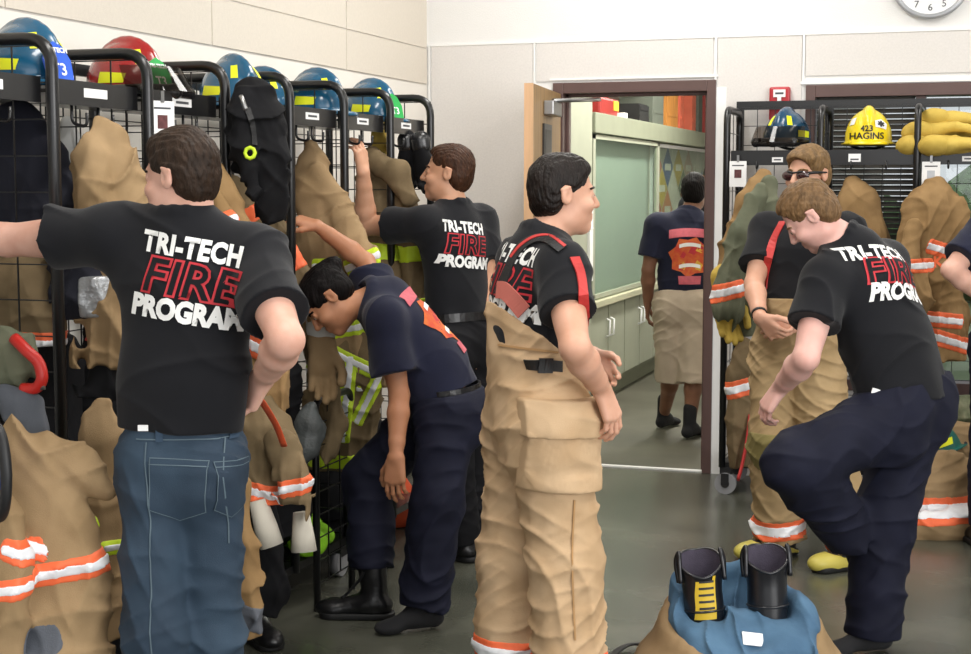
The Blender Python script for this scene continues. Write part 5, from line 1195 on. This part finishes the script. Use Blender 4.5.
# dark jackets and other soft things in the near bays
mat('pouch_grey', (70, 74, 74), .5, var=.3, vs=14, bump=.8, bs=30)
SOFT = [
 ('black_jacket', 'long black jacket draped over the left rack below two blue helmets', 'jacket', 5.02, [(256, 98, 20), (257, 125, 26), (262, 165, 23), (272, 200, 13), (279, 222, 7)], 'cloth_black', [[(242, 100, 10, -.05), (244, 150, 12, -.06), (256, 190, 9, -.05)]]),
 ('navy_jacket', 'dark navy jackets hanging in the nearest bay above the outstretched arm', 'jacket', 4.45, [(18, 128, 26), (20, 170, 44), (26, 230, 56), (30, 290, 50)], 'cloth_navy', [[(60, 180, 20), (90, 200, 24), (104, 240, 20)]]),
 ('navy_jacket', 'dark navy jacket hanging below the outstretched arm beside the silver patch', 'jacket', 4.3, [(82, 236, 16), (78, 262, 28), (86, 290, 28), (92, 318, 20)], 'cloth_navy', ()),
 ('white_towel', 'pale grey towel hanging behind the mesh above the navy jackets', 'towel', 4.7, [(66, 124, 10), (66, 160, 14), (66, 196, 13)], 'cloth_white', ()),
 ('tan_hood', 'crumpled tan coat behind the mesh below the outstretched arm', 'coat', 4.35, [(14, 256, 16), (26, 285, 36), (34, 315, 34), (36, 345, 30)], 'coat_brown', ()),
 ('grey_cloth', 'blue-grey cloth strap hanging at the left edge above the near coat', 'cloth', 4.0, [(4, 390, 10), (22, 405, 14), (32, 430, 12), (18, 462, 14)], 'cloth_grey', ()),
 ('black_trousers', 'black trousers hanging with a red waist tab beside the jeans man', 'trousers', 4.35, [(104, 332, 9), (102, 352, 13), (100, 385, 14), (98, 400, 12)], 'cloth_black', ()),
 ('tan_trousers', 'tan trouser leg with a blue-grey hem behind the jeans', 'trousers', 4.35, [(232, 430, 8), (234, 490, 14), (236, 550, 20), (242, 600, 18), (242, 640, 14)], 'coat_gold', ()),
 ('black_trousers', 'black trousers hanging under the short tan coat with white cuffs', 'trousers', 5.1, [(262, 500, 16), (264, 545, 20), (266, 590, 18), (264, 618, 12)], 'cloth_black', ()),
 ('grey_mask_bag', 'grey-green air mask bag at the left edge below the outstretched arm', 'bag', 4.05, [(4, 336, 12), (12, 352, 20), (10, 378, 18)], 'coat_olive', ()),
 ('dark_filler', 'black coat hanging deep in the nearest bay behind the grey-green mask bag', 'coat', 4.62, [(30, 316, 24), (40, 370, 40), (44, 450, 44), (44, 560, 42)], 'cloth_black', ()),  # this and the next two: invented cloth, added to darken the bays
 ('dark_filler', 'black coat hanging deep in the second bay beside the jeans', 'coat', 4.75, [(104, 330, 20), (104, 400, 30), (104, 500, 32), (104, 600, 30)], 'cloth_black', ()),
 ('dark_filler', 'black coat hanging deep in the rack below the black jacket and tan coats', 'coat', 5.55, [(270, 320, 18), (272, 380, 26), (276, 460, 28), (280, 540, 26)], 'cloth_black', ()),
 ('camo_bag', 'camouflage bag on the right rack beside the green helmet', 'bag', 7.5, [(945, 408, 9), (960, 410, 14), (985, 412, 14)], 'camo', ()),
 ('tan_bag', 'tan folded bag under the camouflage bag on the right rack', 'bag', 7.4, [(930, 440, 10), (955, 438, 16), (985, 440, 17)], 'coat_tan', ()),
 ('grey_glove_bag', 'dark grey mask pouch low behind the hanging coats in front of the woman', 'pouch', 5.4, [(312, 408, 7), (310, 425, 12), (305, 450, 12), (298, 468, 7)], 'pouch_grey', ()),
]
for i, q in enumerate(SOFT): 
    r_ = gear(q[0], q[1], q[2], q[3], q[4], q[5], q[6], (), .018 if i == 0 else .013, 9, 50 + i * 3, rest=q[2] in ('bag', 'pouch'))
    if i == 0: BJ = r_
    if q[0] == 'tan_trousers':
        fb = r_[1].copy(); fb.grow(.004); c = at(242, 612, 4.35); fb.sphere_clip(c, .09); fb.slab(c, UZ + RT * .4, .07); fb.build('hem_band', 'cloth_grey', r_[0])
    if 'red waist' in q[1]:
        fb = r_[1].copy(); fb.grow(.004); fb.slab(at(103, 334, 4.35), UZ, .04); fb.build('waist_tab', 'strap_red', r_[0])
    if 'silver patch' in q[1]:
        fb = r_[1].copy(); fb.grow(.006); c = at(100, 296, 4.3); fb.sphere_clip(c, .085); fb.slab(c, UZ, .12); fb.slab(c, RT, .1); fb.build('silver_patch', 'silver_foil', r_[0])
    if q[0] == 'tan_hood':
        fb = r_[1].copy(); fb.grow(.004); fb.slab(at(36, 341, 4.35), UZ, .06); b_ = fb.build('reflective_band', O_, r_[0]); fb = r_[1].copy(); fb.grow(.007); fb.slab(at(36, 343, 4.35), UZ, .03); fb.build('silver_stripe', S_, b_)
# clip and tag on the black jacket, loops above the coats
b = MB().tube(spline([at(241, 96, 4.86), at(243, 102, 4.85), at(246, 110, 4.85)], 4), .008, 8); b.build('clip', 'steel', BJ[0])
strap(BJ[2], [(247, 108), (251, 122), (253, 136), (254, 146)], .02, 'strap', 'webbing_black', BJ[0], .005)
MB().tube([at(250 + 5 * math.cos(a), 153 + 5.5 * math.sin(a), 4.87) for a in np.linspace(0, 6.28, 9)[:-1]], .0065, 8, closed=True).build('lime_buckle', 'band_lime', BJ[0])
# white wristlets of the low coat
lc = [o for o in COL.objects if o.get('label', '').startswith('short tan coat')][0]
for pts in ([(258, 500, 9), (266, 528, 12), (272, 546, 12)], [(301, 512, 8), (303, 534, 11), (304, 551, 13)]):
    s = FPX / 4.85; MB().tube([at(x, y, 4.83) for x, y, r_ in pts], [r_ / s for x, y, r_ in pts], 18).build('wristlet', 'cuff_white', lc)
# gloves
def glove(name, label, w, d, palm, th, m, s=1.15, curl=(.3, .35, .4, .45), group=None):
    w = np.array(w); f = Field(w - .3, w + .3, .0045); d = unit(d)
    hand(f, w, d, palm, th, curl, s * 1.12); f.grow(.006); f.cone(w - d * .09, w + d * .02, .052 * s, .042 * s, .02, (palm, .7)); f.cone(w, w + d * .07, .042 * s, .046 * s, .02, (palm, .6)); f.warp(rumple(.005, 12, 3))
    t = thing(name, label, 'glove', w, group); f.build('shell', m, t)
    f2 = Field(w - .16, w + .16, .0045); c = w - d * .075; f2.cone(c - d * .012, c + d * .012, .055 * s, .054 * s, .004, (palm, .72)); f2.build('cuff_band', m if m == 'glove_yellow' else ('cloth_white' if m == 'coat_tan' else 'goggle_dark'), t); return t
glove('work_glove', 'black glove hanging in the last bay of the left rack, left of the pair', at(408, 160, 6.75), -UZ + RT * .05, -FH, -RT, 'cloth_black', .8); glove('work_glove', 'black glove hanging in the last bay of the left rack, right of the pair', at(423, 160, 6.7), -UZ + RT * .12, -FH, RT, 'cloth_black', .8)
glove('work_glove', 'yellow glove hanging behind the mesh under the far blue helmet', at(379, 133, 7.0), -UZ, -FH, RT, 'glove_yellow', .62)
glove('work_glove', 'yellow glove hanging at the cuff of the olive coat by the door frame', at(726, 296, 7.1), -UZ + RT * .1, -FH, RT, 'glove_yellow', 1.2)
for q, lb in (((928, 145, 7.78, .05, 1.3), 'lower yellow glove heaped on the right end of the right rack'), ((950, 146, 7.72, -.03, 1.25), 'front yellow glove of the heap at the right end of the right rack'), ((934, 131, 7.84, .1, 1.35), 'middle yellow glove heaped on the right end of the right rack'), ((950, 120, 7.86, -.1, 1.2), 'topmost yellow glove heaped on the right end of the right rack')):
    glove('work_glove', lb, on_y(q[0], q[1], q[2]), RT + UZ * q[3], -UZ - FH * .4, -FH + UZ * .3, 'glove_yellow', q[4], (.6, .7, .7, .8), 'yellow gloves heaped on the right rack')
glove('work_glove', 'small khaki glove hanging in the coats above the bending woman\'s knee', at(322, 345, 5.6), -UZ, -FH, RT, 'coat_tan', 1.1)
# hard bits: red tool handle, straps, ring-rimmed helmet seen from below at the left edge
b = MB().tube(spline([at(14, 338, 4.0), at(26, 350, 3.98), at(38, 362, 3.98), at(42, 378, 3.98), at(36, 388, 3.99), at(22, 389, 4.0)], 5), .016, 10)
t = thing('hand_tool', 'red plastic tool handle on the near bay below the outstretched arm', 'handle', at(30, 365, 4)); b.build('grip', 'red_plastic', t); MB().tube([at(41, 380, 3.98), at(43, 390, 3.98)], .008, 8).build('tip', 'steel', t)
tag(MB().tube(spline([at(750, 415, 7.45), at(747, 440, 7.43), at(742, 465, 7.42), at(738, 480, 7.4)], 5), .026, 8, flat=(1, .3)).build('red_strap', 'strap_red'), 'wide red strap hanging low on the right rack', 'strap')
tag(MB().tube(spline([at(250, 388, 3.9), at(262, 402, 4.3), at(276, 425, 4.6), at(284, 446, 4.75)], 5), .011, 8, flat=(1, .4)).build('orange_strap', 'strap_orange'), 'thin orange-red strap running from the jeans man\'s hand to the low coat', 'strap')
c = at(-4, 472, 3.55); t = thing('helmet_liner', 'black-rimmed round hood with red and blue lining at the left edge', 'hood', c)
def ringp(r_, dd): return [c + UZ * r_ * math.sin(a) + unit(RT * .55 - FH * .6) * r_ * .5 * math.cos(a) + FH * dd for a in np.linspace(0, 2 * PI, 33)[:-1]]
MB().tube(ringp(.11, 0), .014, 10, closed=True).build('rim', 'rubber_black', t); MB().tube(ringp(.092, .01), .012, 10, closed=True).build('red_lining', 'red_plastic', t)
P = ringp(.085, .015); MB().add(P + [c + FH * .07], [(i, (i + 1) % 32, 32) for i in range(32)], True).build('blue_lining', 'shield_blue', t)
# low half-height mesh panel by the woman
q = on_x(349, 470, -2.33); t = thing('mesh_panel', 'low black half-height mesh panel standing in front of the left rack', 'panel', (q[0], q[1], 0))
ya, yb = q[1] - .31, q[1] + .02
MB().tube(bend([(-2.33, ya, .0), (-2.33, ya, .8), (-2.33, yb, .8), (-2.33, yb, .0)], .05), .014, 10).build('frame', 'black_powder', t)
b = MB(); grid(b, (-2.33, ya, .1), (0, 1, 0), (0, 0, 1), .33, .7, 3, 8, .003); b.build('mesh', 'black_powder', t)
# black duffel bags on the bottom shelf, lime vest on the floor
def bag(name, label, c, L_x, L_y, hgt, m, seed):
    c = np.array(c, float); f = Field(c - A(L_x, L_y, .05), c + A(L_x, L_y, hgt + .1), .007)
    f.ell(c + UZ * hgt * .5, (L_x * .6, L_y * .55, hgt * .5), None, .02); f.ell(c + UZ * hgt * .32, (L_x * .66, L_y * .62, hgt * .36), None, .05); f.plane(c + UZ * .003, -UZ); f.warp(rumple(.012, 5, seed)); f.warp(creases(.012, 6, (1, .5, .3), seed, 3, 2)); f.plane(c + UZ * .003, -UZ)
    t = thing(name, label, 'bag', c, 'duffel bags on the rack shelf' if 'duffel' in name else None); f.build('shell', m, t)
    MB().tube(spline([c + A(.02, -L_y * .3, hgt * .8), c + A(.05, -L_y * .2, hgt * 1.12), c + A(.05, L_y * .2, hgt * 1.12), c + A(.02, L_y * .3, hgt * .8)], 5), .011, 8).build('handle', 'webbing_black', t); return t
for i, lb in enumerate(('black duffel bag on the bottom shelf nearest the camera', 'black duffel bag on the shelf behind the jeans', 'black duffel bag on the shelf right of the jeans', 'black duffel bag on the shelf below the low coat', 'black duffel bag on the shelf beside the lime vest', 'black duffel bag on the shelf behind the woman', 'black duffel bag at the far end of the shelf')):
    bag('duffel_bag', lb, (-2.68, 3.32 + .497 * i, .172), .27, .27, (.4, .34, .42, .4, .26, .46, .4)[i], 'cloth_black', 70 + i)
p = A(-2.5, 5.33, .172)
f = Field(p - .3, p + .3, .005); f.ell(p + A(-.02, .05, .03), (.1, .13, .05), None, .03); f.ell(p + A(.03, -.03, .02), (.07, .1, .03), None, .03); f.ell(p + A(-.06, .12, .06), (.06, .07, .05), None, .03); f.ell(p + A(.06, -.1, .04), (.06, .09, .06), None, .03); f.plane(p + UZ * .002, -UZ); f.warp(rumple(.01, 9, 4)); f.warp(creases(.012, 12, (1, .3, .2), 5, 3, 2)); f.plane(p + UZ * .002, -UZ)
t = thing('safety_vest', 'crumpled lime green safety vest lying low on the bottom shelf of the left rack', 'vest', p); f.build('shell', 'lime_cloth', t)
# black work boots standing beside the jeans
for i, (x, y, lb) in enumerate(((254, 638, 'black rubber boot on the floor just right of the jeans'),)):
    p = on_z(x, y, 0); t = thing('rubber_boot', lb, 'boot', p); shoe(t, p + A(0, 0, .085), RT * .5 - FH * .8, 'leather_black', 'sole_black', 'upper', 1.0, .26)
for i, (D_, x, y, lb) in enumerate(((6.4, 395, 526, 'orange-red bag on the floor behind the woman\'s legs'),)):
    p = on_z(x, y, 0); bag('floor_bag', lb, (p[0], p[1], .0), .14, .16, .26, 'strap_orange', 90)

# ================================================================ BOOTS STANDING IN TROUSERS, foreground
c = on_z(740, 716, 0)
t = thing('bunker_trousers', 'tan bunker trousers pushed down to the floor with blue lining showing', 'trousers', c)
f = Field(c - A(.36, .36, .04), c + A(.36, .36, .45), .005)
R0 = .218
rim = lambda a, r_, z0, zs: c + A(math.cos(a), math.sin(a) * .9, 0) * r_ + UZ * (z0 + zs * math.sin(a - YAW) + .012 * math.sin(5 * a))
N_ = 36
for i in range(N_):
    a = 2 * PI * i / N_; a2 = 2 * PI * (i + 1) / N_
    q1, q2 = rim(a, R0, .275, .07), rim(a2, R0, .275, .07)
    f.cone(q1, q2, .017, .017, .012); g0 = c + A(math.cos(a), math.sin(a) * .9, 0) * (R0 + .05); f.cone(q1, g0 + UZ * .15, .02, .045, .03); f.cone(g0 + UZ * .15, g0 + UZ * .03, .045, .05, .03)
f.plane(c + UZ * .003, -UZ); f.warp(rumple(.01, 5, 8)); f.warp(creases(.016, 6, (.5, .3, 1), 9, 3, 2.5)); f.plane(c + UZ * .003, -UZ)
o = f.build('shell', 'coat_tan', t)
f2 = Field(c - A(.36, .36, .04), c + A(.36, .36, .55), .005)
for i in range(N_):
    a = 2 * PI * i / N_; a2 = 2 * PI * (i + 1) / N_
    q1, q2 = rim(a, R0 - .026, .312, .085), rim(a2, R0 - .026, .312, .085)
    f2.cone(q1, q2, .02, .02, .012); f2.cone(q1, q1 - UZ * .16 - (q1 - c) * A(.2, .2, 0), .02, .04, .03)
for x, y, r_, z in ((-.09, -.06, .11, .21), (.1, -.06, .11, .22), (0, .0, .07, .27), (-.02, -.09, .06, .25), (.1, -.12, .07, .22), (-.11, -.12, .06, .21), (-.05, -.14, .08, .16), (.06, -.14, .08, .17), (0, .12, .06, .28), (.02, .16, .045, .33), (-.03, .14, .045, .32), (.14, .05, .05, .2), (-.14, .05, .05, .2)): f2.ell(c + RT * x + FH * y + UZ * z, (r_, r_, r_ * .85), None, .03)
f2.warp(rumple(.008, 6, 18)); f2.warp(creases(.016, 9, RT + UZ * .2, 19, 3, 2.5), .05); f2.warp(creases(.012, 13, RT - FH * .5 + UZ * .3, 20, 3, 2.5), .05); f2.plane(c + UZ * .02, -UZ)
lo = f2.build('lining', 'liner_blue', t)
h = cast([lo, o], 752, 640)
if h: MB().box((-.032, -.02, 0), (.032, .02, .004), frame(np.cross(unit(h[1]), RT), unit(h[1])), h[0] + h[1] * .004).build('care_label', 'label_white', lo)
h = cast([o], 788, 644)
if h: MB().ball(h[0], .009, 12, 8).build('snap_button', 'band_silver', o)
for pts, lb in (([(660, 643), (640, 640), (625, 642), (612, 652), (606, 662)], 'strap'), ([(808, 640), (822, 645), (830, 656)], 'strap')):
    MB().tube(spline([on_z(x, y + 4, .02 + .12 * max(0, 1 - abs(x - 735) / 100)) for x, y in pts], 5), .02, 8, flat=(1, .25)).build('suspender', 'webbing_black', t)
def tall_boot(label, x, D_, ytop, ybot, lean, panel):
    s = FPX / D_; a, b = at(x + lean, ytop, D_), at(x, ybot, D_); ax = unit(a - b); t = thing('rubber_boot', label, 'boot', A(b[0], b[1], 0.05), 'boots standing in the trousers')
    n = 40; L_ = np.linalg.norm(a - b); u = unit(np.cross(ax, FH)); v = np.cross(ax, u)
    rows = [(-.16 / L_, .056), (0, .057), (.25, .06), (.5, .059), (.75, .062), (1., .067)]
    def sheet(th_):
        vs, fs = [], []
        for tt, r_ in rows:
            for j in range(n):
                th = 2 * PI * j / n; dv = u * math.cos(th) + v * math.sin(th); cut = (.034 * (dv @ FH) + .012 * abs(dv @ u)) if tt == 1. else 0
                vs.append(b + ax * (tt * L_ + cut) + dv * (r_ - th_))
        for i in range(len(rows) - 1):
            for j in range(n): fs.append((i * n + j, i * n + (j + 1) % n, (i + 1) * n + (j + 1) % n, (i + 1) * n + j))
        return vs, fs
    sh = MB().add(*sheet(0), True).build('shaft', 'boot_gloss', t)
    vs, fs = sheet(.006); MB().add(vs, fs, True).build('felt_lining', 'felt_grey', t)
    ed = [b + ax * (L_ + .034 * (dv @ FH) + .012 * abs(dv @ u)) + dv * .0645 for dv in [u * math.cos(2 * PI * j / n) + v * math.sin(2 * PI * j / n) for j in range(n)]]
    MB().tube(ed, .0042, 6, closed=True).build('rim', 'boot_gloss', t)
    for q in (-1, 1):
        c0 = b + ax * L_ + u * q * .066; MB().tube(spline([c0 - ax * .05 + u * q * .003, c0 + ax * .012 + u * q * .006, c0 + ax * .042 - u * q * .004 - FH * .012, c0 + ax * .02 - u * q * .002 - FH * .026, c0 - ax * .045 - FH * .03], 6), .007, 8).build('pull_loop', 'boot_gloss', t)
    MB().tube([b + ax * L_ * .18 + (u * math.cos(2 * PI * j / n) + v * math.sin(2 * PI * j / n)) * .0605 for j in range(n)], .004, 6, closed=True).build('band', 'boot_gloss', t)
    f = Field(A(b[0] - .2, b[1] - .2, 0), A(b[0] + .2, b[1] + .2, b[2] + .02), .005); f.cone(A(b[0], b[1], .06), b - ax * .1, .05, .055, .02); f.cone(A(b[0], b[1], .05), A(b[0], b[1], .05) - FH * .12, .048, .042, .02); f.plane((0, 0, .004), -UZ); f.build('foot', 'boot_gloss', t)
    if panel:
        wrap(poly_bm([[(-.02, -.07), (.03, -.07), (.03, .06), (-.02, .06)]]), sh, b + ax * L_ * .5 - FH * .06, RT * .75 + FH * .5, ax, 'warning_label', 'label_yellow', t, .002, .015, reachd=.1)
        for k in range(5): wrap(poly_bm([[(-.014, .04 - k * .02), (.024, .04 - k * .02), (.024, .047 - k * .02), (-.014, .047 - k * .02)]]), sh, b + ax * L_ * .5 - FH * .06, RT * .75 + FH * .5, ax, 'label_line', 'ink_black', t, .0032, .015, reachd=.1)
    return t
mat('boot_gloss', (20, 21, 26), .28, var=.08, spec=.55); mat('felt_grey', (66, 60, 74), .9, var=.12, vs=30, bump=.3, bs=300); mat('label_yellow', (206, 172, 40), .5, var=.05)
tall_boot('black rubber boot with a yellow label standing in the pushed-down trousers', 705, 4.52, 564, 618, -5, True)
tall_boot('plain black rubber boot standing in the pushed-down trousers', 768, 4.52, 559, 614, -2, False)
# ================================================================ LIGHT AND CAMERA
W = bpy.data.worlds.new('daylight'); S.world = W; W.use_nodes = True
bg = W.node_tree.nodes['Background']; bg.inputs['Color'].default_value = (.93, .97, 1., 1); bg.inputs['Strength'].default_value = .75
def area(name, loc, target, sx, sy, power, col=(1, 1, 1)):
    l = bpy.data.lights.new(name, 'AREA'); l.shape = 'RECTANGLE'; l.size = sx; l.size_y = sy; l.energy = power; l.color = col
    o = bpy.data.objects.new(name, l); COL.objects.link(o); o.location = loc
    o.rotation_euler = (Vector(target) - Vector(loc)).to_track_quat('-Z', 'Y').to_euler(); return o
area('bay_door_daylight', (1.2, FY - .4, 1.9), (-1.2, 6, 1.2), 6.5, 3.4, 95, (1, .985, .97))
area('side_door_daylight', (RX + .3, .2, 1.9), (-1.5, 6, 1.1), 3.6, 3.2, 230, (1, .99, .98))
for x, y in ((-1.4, 3.2), (-1.6, 6.6), (1.2, 6.6), (1.2, 3.2)): area('ceiling_fill', (x, y, CZ - .1), (x, y, 0), .4, 2.2, 52, (1, .97, .92))  # added overhead fill that brightens the walls, no fixtures seen up there
area('hall_lamp', (-1.75, 11., 2.95), (-1.75, 11, 0), .3, 4, 125, (1, .98, .9))
cam = bpy.data.cameras.new('camera'); co = bpy.data.objects.new('camera', cam); COL.objects.link(co)
co.location = EYEP; co.rotation_euler = Matrix(np.stack([RT, UP, -FW], 1).tolist()).to_euler()
cam.sensor_fit = 'HORIZONTAL'; cam.sensor_width = 36; cam.lens = 36 * FPX / 971; cam.clip_start = .05; cam.clip_end = 200
S.camera = co
S.view_settings.view_transform = 'Standard'; S.view_settings.look = 'None'; S.view_settings.gamma = 1; S.view_settings.exposure = .07
S.view_settings.use_curve_mapping = False
